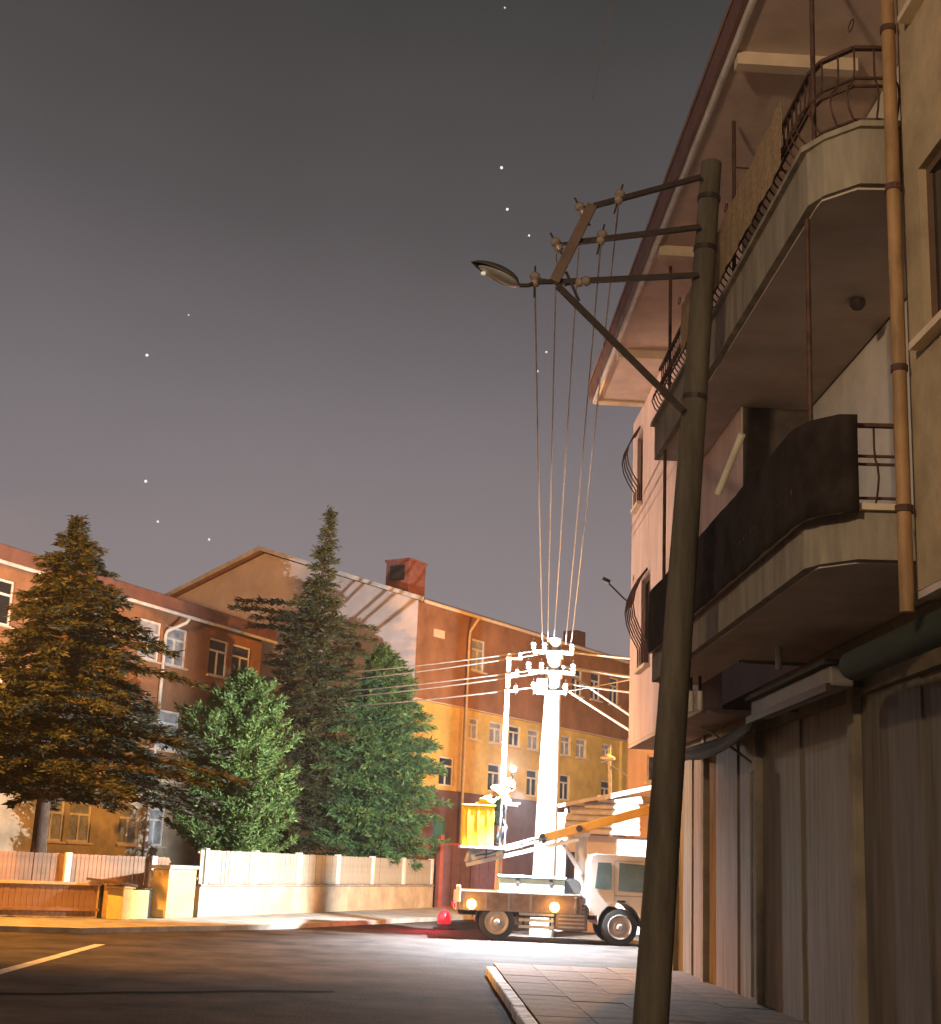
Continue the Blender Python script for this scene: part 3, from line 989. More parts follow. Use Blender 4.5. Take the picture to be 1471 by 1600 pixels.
# gable end faces local -x
BD = 15.66
q = MB()
q.add([(-.02, .02, 0), (-.02, BD, 0), (-.02, BD, 11.06), (-.02, BD / 2, 13.5), (-.02, .02, 11.06)], [(4, 3, 2, 1, 0)])
q.add([(.25, .12, 0), (.25, BD, 0), (.25, BD, 11.06), (.25, BD / 2, 13.5), (.25, .12, 11.06)], [(0, 1, 2, 3, 4)])
q.add([(-.02, .02, 0), (.25, .12, 0), (.25, .12, 11.06), (-.02, .02, 11.06)], [(0, 1, 2, 3)])
obj('gable_wall', q, gable_m, sb_)
for s in (0, 1):
    ya, yb = (-.45, BD / 2) if s == 0 else (BD + .45, BD / 2)
    za, zb = 10.95, 13.58
    q = MB().add([(-.35, ya, za), (BL, ya, za), (BL, yb, zb), (-.35, yb, zb), (-.35, ya, za + .09), (BL, ya, za + .09), (BL, yb, zb + .09), (-.35, yb, zb + .09)],
                 [(0, 1, 2, 3), (7, 6, 5, 4), (0, 4, 5, 1), (0, 3, 7, 4), (1, 5, 6, 2)])
    obj('roof', q, tile_m, sb_)
    obj('verge', MB().bar((-.38, ya, za + .06), (-.38, yb, zb + .06), .05, .16), gutter_m, sb_)
obj('gutter', MB().tube([(-.3, -.52, 10.93), (BL, -.52, 10.93)], .07, 8), cream, sb_)
ch = obj('chimney', MB().box(.9, 2.0, 1.2, 2.3, 11.2, 12.85), mat('brick_red', (.26, .10, .08), .9, var=.25, scale=5), sb_)
obj('chimney_cap', MB().box(.85, 2.05, 1.15, 2.35, 12.855, 12.95), mat('brick_red', (.26, .10, .08)), ch)
obj('flue_opening', MB().box(.88, .898, 1.4, 2.1, 12.1, 12.7), truck_dark, ch)
obj('downpipe', MB().tube([(3.35, -.5, 10.9), (3.32, -.14, 10.4), (3.3, -.12, 10.1), (3.3, -.12, .3)], .05, 8), gutter_m, sb_)
obj('vent', MB().box(1.05, 1.7, -.06, -.002, 9.85, 10.15), cream, sb_)
obj('teal_shutter', MB().box(1.75, 2.45, .02, .098, 1.9, 3.2), teal_m, sb_, label='teal green shutter on the maroon base wall')
# far roof block beyond
fb = thing('far_building', 'brown roofed block far beyond the white pole', 'building', (11.4, 74, 0), R(50))
obj('wall', MB().box(-3, 16, 0, 8, 0, 11.8), school_up, fb)
obj('roof', MB().add([(-3.5, -.5, 11.82), (16.5, -.5, 11.82), (16.5, 4, 13.0), (-3.5, 4, 13.0), (16.5, 8.5, 11.82), (-3.5, 8.5, 11.82)], [(0, 1, 2, 3), (3, 2, 4, 5), (0, 3, 5), (1, 4, 2)]), tile_m, fb)
obj('chimney', MB().box(-2.1, -1.3, 2.5, 3.4, 12.3, 13.9), tile_m, fb)

# ================================================================ fence of the school
fe = thing('school_fence', 'low cream wall topped with grey vertical picket fence along the school yard', 'fence', F0, math.atan2(FD.y, FD.x))
# local x along fence, local +y is towards the school (left), -y road side
FL = 16.2
obj('base_wall', MB().box(.25, FL, -.0, .24, 0, .82), cream_wall, fe, bevel=.015)
obj('coping', MB().box(.25, FL, -.03, .27, .822, .87), concrete, fe)
for z in (.98, 1.6):
    obj('rail', MB().box(.25, FL, .12, .15, z, z + .045), picket_m, fe)
pk = MB().box(0, .088, .095, .112, .88, 1.68).mesh('picket', picket_m)
x = .32
while x < FL - .05:
    o = bpy.data.objects.new('picket', pk)
    o.location = (x, random.uniform(-.010, .010), random.uniform(-.005, .005))
    o.parent = fe
    COL.objects.link(o)
    x += .098
for i in range(7):
    xx = .5 + i * 2.6
    obj('post', MB().box(xx, xx + .16, .04, .20, .872, 1.72), post_m, fe, bevel=.01)

# left stretch of fence behind the entrance
ld = Vector((-.84, -.54, 0)).normalized()
G0 = Vector((-5.65, 35.35, 0.03))
fl_ = thing('school_fence', 'brownish picket fence behind the low entrance gate at the left edge', 'fence', G0, math.atan2(ld.y, ld.x))
obj('base_wall', MB().box(.2, 9.5, -.12, .12, 0, .62), pier_m, fl_)
for z in (.72, 1.32):
    obj('rail', MB().box(.2, 9.5, -.02, .01, z, z + .045), gate_m, fl_)
pk2 = MB().box(0, .088, .012, .030, .63, 1.43).mesh('picket', gate_m)
x = .25
while x < 9.4:
    o = bpy.data.objects.new('picket', pk2)
    o.location = (x, random.uniform(-.008, .008), random.uniform(-.005, .005))
    o.parent = fl_
    COL.objects.link(o)
    x += .10
for i in range(5):
    xx = .6 + i * 2.1
    obj('post', MB().box(xx, xx + .14, .036, .16, .625, 1.46), post_m, fl_, bevel=.01)

# entrance: gate, small pier, low wall, big pier
gd = Vector((-6.79 + 8.69, 32.73 - 31.51, 0)).normalized()
gt = thing('entrance_gate', 'low brown slatted gate with pale top rail at the left edge', 'gate', (-6.85, 32.69, .11), math.atan2(-gd.y, -gd.x))
gs = MB().box(0, .121, -.02, .02, .03, .70).mesh('slat', gate_m)
for k in range(32):
    o = bpy.data.objects.new('slat', gs)
    o.location = (.12 + k * .13, random.uniform(-.006, .006), 0)
    o.parent = gt
    COL.objects.link(o)
obj('top_rail', MB().box(.05, 4.4, -.06, .06, .702, .76), cream, gt)
obj('lower_rail', MB().box(.05, 4.4, .022, .06, .15, .21), gate_m, gt)
obj('gate_post', MB().box(-.02, .048, -.05, .05, 0, .72), truck_dark, gt)
az_e = math.atan2(FD.y, FD.x)
p1_ = thing('gate_pier', 'small orange rendered gate pier under a dark slanted board', 'pier', (-6.42, 32.58, .11), az_e)
obj('shaft', MB().box(-.2, .2, -.2, .2, 0, .66), pier_m, p1_, bevel=.02)
obj('cap', MB().box(-.24, .24, -.24, .24, .662, .72), pier_m, p1_, bevel=.015)
bd = obj('slanted_board', MB().box(-.35, .35, -.45, .45, 0, .05), mat('dark_board', (.07, .045, .03), .7))
bd.location = (-6.62, 32.55, .87)
bd.rotation_euler = (R(4), R(5), az_e)
tag(bd, 'dark slanted board lying on top of the small gate pier', 'board')
lw = obj('garden_wall', MB().box(.22, 1.0, -.12, .12, 0, .62), pier_m, None, bevel=.015)
lw.location = (-6.42, 32.58, .11); lw.rotation_euler = (0, 0, az_e)
tag(lw, 'short ochre wall between the two gate piers', 'wall')
p2_ = thing('gate_pier', 'large bright ochre gate pier with flat cap beside the white fence', 'pier', (-5.52, 34.45, .11), az_e)
obj('shaft', MB().box(-.62, .62, -.17, .27, 0, 1.1), pier_m, p2_, bevel=.02)
obj('cap', MB().box(-.67, .67, -.22, .32, 1.103, 1.19), cream_wall, p2_, bevel=.02)
bn = thing('dark_bin', 'dark narrow bin standing in the gap beside the large pier', 'bin', (-6.12, 33.72, .11), az_e)
obj('bin_body', MB().box(-.17, .17, -.12, .16, 0, .6), truck_dark, bn, bevel=.02)
obj('bin_lid', MB().box(-.18, .18, -.13, .17, .603, .66), truck_dark, bn, bevel=.02)

# dark purple gate between fence end and the pole
pg0 = fpt(16.45, 0.1)
pg = thing('sheet_gate', 'dark purple sheet metal gate between red posts behind the lift bucket', 'gate', pg0, math.atan2(.72, .69))
for xx in (0, 3.2):
    obj('post', MB().box(xx - .09, xx + .09, -.09, .09, 0, 2.55), redpost_m, pg, bevel=.01)
for k in range(2):
    lf = obj('gate_leaf', MB().box(.1 + k * 1.5, 1.57 + k * 1.5, -.03, .03, .08, .16), redpost_m, pg)
    obj('top_rail', MB().box(.1 + k * 1.5, 1.57 + k * 1.5, -.03, .03, 2.22, 2.3), redpost_m, lf)
    for j in range(6):
        x0 = .11 + k * 1.5 + j * .243
        obj('sheet', MB().box(x0, x0 + .232, -.02 + .008 * (j % 2), .012, .162, 2.218), purple_m, lf)

# red warning lamp on the road behind the truck
rw = thing('warning_lamp', 'red glowing warning lamp standing on the road behind the truck', 'warning lamp', at(694, 1446, 37.0) * 1)
rw.location.z = .004 if rw.location.y < 30 else .004
obj('base', MB().lathe((0, 0, 0), [(.30, 0), (.30, .05), (.22, .08), (.20, .14)], 16), mat('black_rubber_base', (.03, .03, .03), .8), rw, smooth=True)
obj('lens', MB().lathe((0, 0, .14), [(.185, 0), (.20, .06), (.19, .20), (.14, .31), (.06, .37), (.01, .38)], 18), red_e, rw, smooth=True)
rw.scale = (.9, .9, .9)
lamp('warning_glow', (rw.location.x - .5, rw.location.y - 1.2, .5), 150, (1, .05, .12), .1)

# ================================================================ trees
def taper(pts, r0, r1):
    n = len(pts)
    return [r0 + (r1 - r0) * i / (n - 1) for i in range(n)]


def conifer(name_label, loc, top, prof, material, nbr, spray, seed, droop=0.0, flat=0.35, trunk_r=.16, lean=(0, 0), start=.6, extra=(), clump=5, asym=(0, 0), rough=.28):
    rnd = random.Random(seed)
    root = thing('conifer_tree', name_label, 'tree', loc, 0, 'conifers in the school yard')
    H = top
    tp_ = []
    for i in range(9):
        t = i / 8
        tp_.append(Vector((lean[0] * t + .05 * math.sin(t * 7 + seed), lean[1] * t, H * t * .985)))
    obj('trunk', MB().tube(tp_, taper(tp_, trunk_r, .015), 9), bark, root, smooth=True)
    limbs, cr_ = MB(), MB()

    def radius(z):
        for (z0, r0), (z1, r1) in zip(prof, prof[1:]):
            if z0 <= z <= z1:
                return r0 + (r1 - r0) * (z - z0) / (z1 - z0)
        return 0

    def spr(c, dirv, size):
        # a small spray: a handful of narrow leaflets fanning out
        dirv = dirv.normalized()
        ref = Vector((0, 0, 1)) if abs(dirv.z) < .9 else Vector((1, 0, 0))
        s = dirv.cross(ref).normalized()
        u = s.cross(dirv)
        for k in range(clump):
            a_ = rnd.uniform(-1.0, 1.0)
            b_ = rnd.gauss(0, flat)
            dd = (dirv * rnd.uniform(.5, 1) + s * a_ + u * b_).normalized()
            ln = size * rnd.uniform(.6, 1.25)
            wv = dd.cross(Vector((rnd.uniform(-1, 1), rnd.uniform(-1, 1), rnd.uniform(-.3, 1)))).normalized() * ln * rnd.uniform(.08, .15)
            o = c + Vector((rnd.gauss(0, .05), rnd.gauss(0, .05), rnd.gauss(0, .04)))
            e = o + dd * ln
            mid = o + dd * ln * .5
            cr_.add([o, mid + wv, e, mid - wv], [(0, 1, 2, 3)])

    def branch(z, ang, ln, pitch):
        t = z / H
        o = Vector((lean[0] * t, lean[1] * t, z))
        dv = Vector((math.cos(ang), math.sin(ang), 0))
        pts = []
        n = 6
        for i in range(n + 1):
            u = i / n
            pts.append(o + dv * (ln * u) + Vector((0, 0, ln * (pitch * u - droop * u * u))) + Vector((rnd.gauss(0, .02), rnd.gauss(0, .02), 0)))
        limbs.tube(pts, taper(pts, max(.012, ln * .022), .006), 5)
        m_ = max(2, int(ln / (spray * .30)))
        for i in range(m_):
            u = (i + rnd.random()) / m_
            if u < .12:
                continue
            k = min(n - 1, int(u * n))
            c = pts[k].lerp(pts[k + 1], u * n - k)
            bd_ = (pts[k + 1] - pts[k]).normalized()
            sd = Vector((-dv.y, dv.x, 0)) * rnd.choice((-1, 1)) * rnd.uniform(0, .9)
            off = sd * (ln * .28 * (1 - u * .6)) * rnd.random()
            spr(c + off, bd_ + sd * .8 + Vector((0, 0, rnd.uniform(-.25, .25))), spray * rnd.uniform(.7, 1.2))

    zmin = prof[0][0]
    for i in range(nbr):
        z = zmin + (H * .985 - zmin) * (1 - (1 - i / nbr) ** 1.0)
        z += rnd.uniform(-.1, .1)
        r = radius(z)
        ang = i * 2.39996 + rnd.uniform(-.3, .3)
        lump = 1 + rough * (math.sin(2 * ang + z * 1.9 + seed) * .5 + math.sin(3 * ang - z * 2.7 + seed * 2) * .5)
        ln = r * rnd.uniform(.5, 1.18) * lump * (1 + asym[0] * math.cos(ang))
        if ln < .05:
            ln = .08
        branch(z, ang, ln, start * rnd.uniform(.6, 1.4))
    for (z, ang, ln, pt) in extra:
        branch(z, ang, ln, pt)
    # leader tuft
    for i in range(10):
        spr(tp_[-1] - Vector((0, 0, i * .06)), Vector((rnd.uniform(-.3, .3), rnd.uniform(-.3, .3), 1)), spray * .7)
    obj('limbs', limbs, bark, root)
    obj('crown', cr_, material, root)
    return root


t1p = Vector((-8.75, 34.4, .05))
conifer('wide dark cedar with layered branches at the left edge of the yard', t1p, 9.6,
        [(2.7, 2.9), (3.3, 3.7), (4.2, 3.5), (5.2, 2.7), (6.3, 2.1), (7.3, 1.55), (8.2, .85), (9.0, .34), (9.62, .05)], leaf_cedar, 270, .20, 3, droop=.2, flat=.2, trunk_r=.22, start=.10, lean=(.0, 0), clump=13, asym=(.18, 0))
t2p = Vector((-4.95, 39.9, .05))
conifer('short rounded green conifer between the cedar and the spire tree', t2p, 6.55,
        [(.9, 1.2), (1.8, 1.62), (3.2, 1.6), (4.4, 1.25), (5.4, .85), (6.1, .45), (6.6, .05)], leaf_olive, 360, .17, 11, droop=-.15, flat=.5, trunk_r=.13, start=.5, lean=(-.1, 0), clump=13)
t3p = Vector((-4.0, 47.6, .05))
conifer('tall slender dark conifer with a pointed spire in front of the gable', t3p, 13.45,
        [(1.4, 1.5), (4.0, 1.75), (7.0, 1.7), (8.6, 1.5), (9.6, 1.1), (10.2, .65), (11.0, .42), (12.0, .26), (13.0, .12), (13.5, .04)], leaf_dark, 300, .21, 5, droop=.1, flat=.3, trunk_r=.2, start=.15, lean=(.55, 0), clump=12,
        extra=[(9.8, 2.9, 2.9, .18), (9.4, 3.1, 3.0, .2), (9.0, 3.3, 2.4, .1), (9.2, 2.75, 2.5, .22), (9.3, 0.1, 1.9, .05), (8.9, -.3, 2.0, 0)])
t4p = Vector((-1.25, 48.1, .05))
conifer('broad bright green conifer beside the white floodlit end of the fence', t4p, 8.75,
        [(1.3, 1.35), (2.0, 2.0), (3.4, 2.2), (4.8, 2.0), (6.2, 1.5), (7.3, 1.0), (8.2, .45), (8.8, .06)], leaf_green, 430, .21, 23, droop=.22, flat=.45, trunk_r=.18, start=.35, lean=(-.1, 0), clump=12, rough=.17)

# ================================================================ kiosk with slatted awning behind the truck
K0 = Vector((3.95, 38.6, 0))
ki = thing('kiosk', 'floodlit white kiosk with a slatted awning behind the lift truck', 'kiosk', K0)
obj('wall', MB().wall(-.1, 4.2, 0, 2.5, [(.12, .62, .0, 2.05)], y=0, depth=.25, thick=.3), plaster_white, ki)
obj('side_wall', MB().box(-.1, .18, .302, 3, 0, 2.5), plaster_white, ki)
obj('door', MB().box(.13, .61, .12, .16, .02, 2.04), mat('dark_door', (.07, .05, .045), .6), ki)
for i in range(6):
    z = 2.62 + i * .17
    x0 = -.18 + max(0, i - 2) * .38
    sl_ = MB().bar((x0, -.30 + .05 * i, z), (2.05 + .1 * (i == 5), -.30 + .05 * i, z + .015), .30, .085, up=(0, -.5, 1))
    obj('slat', sl_, slat_m, ki, bevel=.01)
obj('awning_roof', MB().bar((-.15, .1, 3.22), (2.75, .1, 3.92), 1.0, .09), slat_m, ki)
obj('awning_roof', MB().bar((.9, .16, 3.42), (3.3, .16, 4.05), 1.2, .07), slat_m, ki)
for xx in (.1, 1.9):
    obj('awning_post', MB().bar((xx, -.02, 2.5), (xx, .0, 3.3), .07, .07), galv, ki)
# pinkish wall house at the corner, beyond the block
hb_ = thing('corner_house', 'pinkish low house with a dark window beyond the kiosk awning', 'house', (6.15, 41.5, 0))
obj('wall', MB().wall(0, 7, 0, 5.4, [(.55, .95, 4.15, 4.95)], y=0), plaster_pink, hb_)
window(hb_, .55, .95, 4.15, 4.95, 0, frame_w, glass_dark, transom=0, mull=False)
obj('ledge', MB().box(-.1, 7, -.25, -.002, 3.55, 3.72), plaster_dim, hb_)
# small white street lamp
sl2 = thing('street_lamp', 'small white floodlit lamp post above the kiosk awning', 'street lamp', (5.55, 39.9, 0))
c0 = sl2.location
obj('post', MB().cyl((0, 0, 0), at(952, 1168, 39.9) - c0, .05, n=10), galv, sl2, smooth=True)
h0 = at(950, 1184, 39.8) - c0
obj('lamp_head', MB().lathe(h0, [(.03, .10), (.14, .06), (.22, .0), (.20, -.05), (.05, -.08)], 14), slat_m, sl2, smooth=True)
obj('brace', MB().bar(at(955, 1195, 39.9) - c0, at(985, 1215, 39.9) - c0, .03, .03), galv, sl2)

# ================================================================ lift truck, facing +x
T0 = Vector((3.3, 33.3, 0))
tk = thing('lift_truck', 'small aerial lift truck with white cab and yellow boom crossing the street', 'truck', T0)


def tb_(x0, x1, y0, y1, z0, z1, mb=None):
    return (mb or MB()).box(x0 - T0.x, x1 - T0.x, y0 - T0.y, y1 - T0.y, z0, z1)


def TL(x, y, z):
    return Vector((x - T0.x, y - T0.y, z))


ch_ = tb_(1.1, 5.55, 32.85, 32.97, .52, .70)
tb_(1.1, 5.55, 33.65, 33.77, .52, .70, ch_)
for xx in (1.15, 2.6, 4.0, 5.3):
    tb_(xx, xx + .1, 32.975, 33.645, .54, .68, ch_)
obj('chassis', ch_, truck_dark, tk)
obj('deck', tb_(1.05, 3.82, 32.42, 34.2, .90, .99), truck_w, tk, bevel=.012)
for (y0, y1) in ((32.38, 32.415), (34.205, 34.24)):
    sd = obj('side_board', tb_(1.05, 3.82, y0, y1, .63, 1.03), truck_side, tk, bevel=.008)
    for k in range(6):
        xx = 1.15 + k * .5
        yy = (y0 - .02, y0 - .002) if y0 < 33 else (y1 + .002, y1 + .02)
        obj('board_rib', tb_(xx, xx + .05, *yy, .65, 1.01), truck_side, sd)
    q = tb_(1.05, 3.82, y0 - .012, y1 + .012, 1.032, 1.065)
    obj('top_rail', q, truck_w, sd)
tg = obj('tailgate', tb_(1.0, 1.045, 32.42, 34.2, .63, 1.03), truck_w, tk, bevel=.008)
obj('tail_post', tb_(1.0, 1.10, 32.30, 32.375, .80, 1.16), truck_w, tk, bevel=.01)
for y0 in (32.44, 34.0):
    obj('tail_lamp', tb_(.965, .998, y0, y0 + .16, .66, .76), red_e, tk)
# underrun guard and side lockers
gd_ = MB()
for z in (.30, .44, .57):
    tb_(2.42, 3.2, 32.42, 32.46, z, z + .06, gd_)
gd_o = obj('side_guard', gd_, galv, tk)
for xx in (2.5, 3.1):
    obj('guard_bracket', tb_(xx, xx + .05, 32.465, 32.5, .28, .64), truck_dark, gd_o)
lk = obj('side_locker', tb_(3.24, 3.95, 32.44, 32.8, .28, .86), truck_side, tk, bevel=.015)
for z in range(6):
    obj('louvre', tb_(3.30, 3.88, 32.415, 32.438, .33 + z * .085, .37 + z * .085), rim_m, lk)
# wheels
def wheel(x, y, s, r=.40):
    w_ = obj('wheel', MB().lathe((0, 0, 0), [(r - .06, -.12), (r - .015, -.11), (r, -.07), (r, .07), (r - .015, .11), (r - .06, .12)], 28, 'y'), rubber, tk, smooth=True)
    w_.location = TL(x, y, r)
    rm = obj('rim', MB().lathe((0, 0, 0), [(.06, s * .135), (.12, s * .145), (.14, s * .125), (.20, s * .122), (.235, s * .150), (.262, s * .152), (.27, s * .10)], 24, 'y'), rim_m, w_, smooth=True)
    obj('hub', MB().lathe((0, 0, 0), [(.07, s * .12), (.07, s * .17), (.04, s * .185)], 14, 'y'), galv, w_)
    return w_


for x in (1.93, 4.67):
    wheel(x, 32.55, -1)
    wheel(x, 34.05, 1)
# mudguards over the rear wheels
for y0 in (32.43, 33.9):
    q = MB()
    for k in range(9):
        a_ = math.pi * k / 8
        c = TL(1.93 + .48 * math.cos(a_), y0, .40 + .44 * math.sin(a_))
        q.v += [c, c + Vector((0, .28, 0))]
    q.f += [(2 * k, 2 * k + 2, 2 * k + 3, 2 * k + 1) for k in range(8)]
    obj('mudguard', q, truck_dark, tk).modifiers.new('thick', 'SOLIDIFY').thickness = .012
# cab profile with wheel arch
prof = [(3.98, .62), (4.16, .62)]
for k in range(11):
    a_ = math.pi - math.pi * k / 10
    prof.append((4.67 + .49 * math.cos(a_), .42 + .50 * math.sin(a_)))
prof += [(5.18, .40), (5.72, .40), (5.80, .55), (5.80, 1.02), (5.73, 1.16), (5.40, 1.86), (5.30, 1.94), (4.12, 1.97), (4.02, 1.92), (3.98, 1.75)]
q = MB().prism_y([(x - T0.x, z) for x, z in prof], 32.44 - T0.y, 34.16 - T0.y)
cab = obj('cab', q, truck_w, tk, bevel=.03)
qd = MB()
for (poly) in ([(4.56, 1.42), (5.50, 1.42), (5.24, 1.98), (4.60, 2.02)],):
    pass
def side_pane(name, poly, y, material):
    q = MB().prism_y([(x - T0.x, z) for x, z in poly], y - T0.y, y + .012 - T0.y)
    return obj(name, q, material, cab)
for yy in (32.425, 34.163):
    side_pane('door_window', [(4.62, 1.18), (5.56, 1.16), (5.31, 1.76), (4.64, 1.79)], yy, mat('cab_glass', (.10, .16, .16), .08, spec=.8))
    side_pane('quarter_window', [(4.10, 1.21), (4.46, 1.20), (4.46, 1.78), (4.16, 1.78)], yy, mat('cab_glass', (.10, .16, .16)))
    q = MB()
    for x0, x1, z0, z1 in ((4.53, 4.537, .95, 1.82), (5.60, 5.607, .7, 1.12), (4.54, 5.60, 1.07, 1.078), (4.54, 5.3, 1.825, 1.832)):
        tb_(x0, x1, yy - .001 if yy < 33 else yy + .005, yy + .006 if yy < 33 else yy + .014, z0, z1, q)
    obj('door_seam', q, truck_dark, cab)
    y_h = (yy - .03, yy - .001) if yy < 33 else (yy + .013, yy + .04)
    obj('door_handle', tb_(4.60, 4.78, *y_h, .93, .975), truck_dark, cab)
q = MB().bar(TL(5.76, 33.3, 1.18), TL(5.43, 33.3, 1.84), 1.45, .03)
obj('windscreen', q, MATS['cab_glass'], cab)
mr = obj('mirror', tb_(5.42, 5.48, 32.14, 32.30, 1.35, 1.68), truck_dark, cab, bevel=.02)
obj('mirror_arm', MB().tube([TL(5.45, 32.43, 1.25), TL(5.45, 32.22, 1.28), TL(5.45, 32.22, 1.36)], .012, 6), truck_dark, mr)
obj('bumper', tb_(5.79, 5.92, 32.42, 34.18, .36, .56), truck_dark, tk, bevel=.03)
for y0 in (32.5, 33.9):
    obj('headlamp', tb_(5.802, 5.825, y0, y0 + .2, .72, .90), lamp_glass, tk, bevel=.008)
# lit amber side lamps
for (px, py) in ((737, 1413), (867, 1418)):
    c = at(px, py, 32.33)
    am = obj('amber_lamp', MB().lathe(TL(c.x, c.y, c.z), [(.11, .045), (.11, 0), (.085, -.04), (.03, -.055)], 18, 'y'), amber_e, tk, smooth=True)
    lamp('amber_glow', (c.x, c.y - .22, c.z), 16, (1, .5, .12), .08)
# toolbox on the deck
bx = obj('deck_box', tb_(1.98, 3.46, 32.75, 33.75, .995, 1.36), cyan_box, tk, bevel=.02)
obj('box_lid', tb_(1.95, 3.49, 32.72, 33.78, 1.363, 1.42), cyan_box, bx, bevel=.015)
for xx in (2.35, 3.1):
    obj('box_latch', tb_(xx, xx + .08, 32.735, 32.748, 1.24, 1.36), steel, bx)
obj('cable_drum', MB().lathe(TL(3.66, 33.2, 1.20), [(.2, -.25), (.2, -.21), (.13, -.2), (.13, .2), (.2, .21), (.2, .25)], 18, 'y'), truck_dark, tk, smooth=True)
# pedestal and boom
pd = obj('pedestal', MB().lathe(TL(3.9, 33.55, 0), [(.24, .71), (.24, 1.0), (.15, 1.06), (.14, 2.35), (.2, 2.4), (.2, 2.6)], 18), truck_w, tk, smooth=True)
E0, E1 = TL(5.45, 33.35, 3.02), TL(1.35, 33.35, 1.77)
bm = obj('boom', MB().bar(E0, E0.lerp(E1, .60), .19, .20), boom_y, tk, bevel=.02)
obj('inner_boom', MB().bar(E0.lerp(E1, .602), E1, .14, .14), truck_w, bm, bevel=.012)
obj('boom_collar', MB().bar(E0.lerp(E1, .59), E0.lerp(E1, .612), .21, .225), steel, bm)
obj('boom_pivot', MB().cyl(E0.lerp(E1, .40) + Vector((0, -.13, 0)), E0.lerp(E1, .40) + Vector((0, .32, 0)), .075, n=14), steel, bm)
lk_ = Vector((0, -.02, -.30))
obj('levelling_rod', MB().bar(E0.lerp(E1, .40) + lk_ * .8, E1 + Vector((-.12, -.02, -.17)), .08, .09), truck_w, bm, bevel=.01)
for t in (.62, .72, .82, .92):
    obj('hose_clip', MB().bar(E0.lerp(E1, t) + Vector((0, -.1, -.11)), E0.lerp(E1, t) + Vector((0, -.1, .11)), .03, .04), steel, bm)
obj('hydraulic_hose', MB().tube([E0.lerp(E1, t) + Vector((0, -.13, .02 * math.sin(t * 40))) for t in [.58 + .04 * k for k in range(11)]], .02, 6), truck_dark, bm)
obj('lift_cylinder', MB().cyl(TL(3.9, 33.35, 1.5), E0.lerp(E1, .5) + Vector((0, 0, -.14)), .05, n=10), galv, bm)
obj('tail_cap', MB().bar(E0 + Vector((.0, 0, 0)), E0 + Vector((.14, 0, .04)), .22, .25), boom_y, bm, bevel=.03)
# bucket and platform
bk0 = TL(0, 0, 0)
pf = obj('platform', tb_(1.05, 2.12, 32.95, 33.9, 1.97, 2.03), galv, tk, bevel=.01)
obj('platform_bracket', MB().bar(E1 + Vector((-.05, 0, -.12)), TL(1.40, 33.4, 1.99), .14, .2), galv, pf)
fl0, ft = 2.035, 2.92
bw = MB()
def bucket_wall(x0, x1, y0, y1):
    return tb_(x0, x1, y0, y1, fl0, ft)
bk = obj('bucket', bucket_wall(1.10, 1.82, 33.00, 33.035), bucket_y, tk, bevel=.012)
obj('bucket_wall', bucket_wall(1.10, 1.82, 33.70, 33.735), bucket_y, bk)
obj('bucket_wall', bucket_wall(1.10, 1.135, 33.037, 33.698), bucket_y, bk)
obj('bucket_wall', bucket_wall(1.785, 1.82, 33.037, 33.698), bucket_y, bk)
rim_ = MB()
tb_(1.07, 1.85, 32.97, 33.06, ft, ft + .04, rim_); tb_(1.07, 1.85, 33.68, 33.765, ft, ft + .04, rim_)
tb_(1.07, 1.16, 33.062, 33.678, ft, ft + .04, rim_); tb_(1.76, 1.85, 33.062, 33.678, ft, ft + .04, rim_)
obj('bucket_rim', rim_, bucket_y, bk, bevel=.012)
for xx in (1.24, 1.46, 1.68):
    obj('bucket_rib', tb_(xx - .025, xx + .025, 32.985, 32.998, fl0 + .05, ft - .05), bucket_y, bk)
# guard rail where the second worker stands
gr_ = MB()
for (x0, y0) in ((2.08, 32.98), (2.08, 33.85)):
    gr_.cyl(TL(x0, y0, 2.03), TL(x0, y0, 2.95), .016, n=8)
gr_.cyl(TL(2.08, 32.98, 2.95), TL(2.08, 33.85, 2.95), .016, n=8)
obj('guard_rail', gr_, galv, tk)
# floodlight clamped to the rail
fo = thing('work_floodlight', 'dazzling bluish white work lamp on a short mast above the bucket rim', 'floodlight', (2.2, 32.78, 3.78))
obj('globe', MB().lathe((0, 0, 0), [(.02, -.075), (.06, -.045), (.075, 0), (.06, .045), (.02, .075)], 16), flood_e, fo, smooth=True)
obj('socket', MB().cyl((0, 0, -.15), (0, 0, -.078), .035, n=10), lamp_body, fo)
obj('lamp_arm', MB().tube([(0, 0, -.14), (0, .06, -.2), (-.21, .46, -.2)], .014, 8), steel, fo)
obj('mast', MB().cyl((-.215, .475, -1.74), (-.215, .475, .75), .026, n=10), galv, fo)  # rod added to throw a shadow strip on the fence and trees


# ---------------------------------------------------------------- people
def skin_mesh(name, verts, edges, radii, material, parent, root=0, sub=2):
    me = bpy.data.meshes.new(name)
    me.from_pydata([tuple(v) for v in verts], edges, [])
    o = bpy.data.objects.new(name, me)
    COL.objects.link(o)
    md = o.modifiers.new('skin', 'SKIN')
    md.use_smooth_shade = True
    sv = me.skin_vertices[0].data if me.skin_vertices else None
    if sv is None:
        bm_ = __import__('bmesh').new()
        bm_.from_mesh(me)
        bm_.verts.layers.skin.verify()
        bm_.to_mesh(me)
        bm_.free()
        sv = me.skin_vertices[0].data
    for i, r in enumerate(radii):
        rx, ry = r if isinstance(r, tuple) else (r, r)
        sv[i].radius = (rx, ry)
        sv[i].use_root = (i == root)
    s = o.modifiers.new('sub', 'SUBSURF')
    s.levels = sub
    s.render_levels = sub
    me.materials.append(material)
    o.parent = parent
    return o


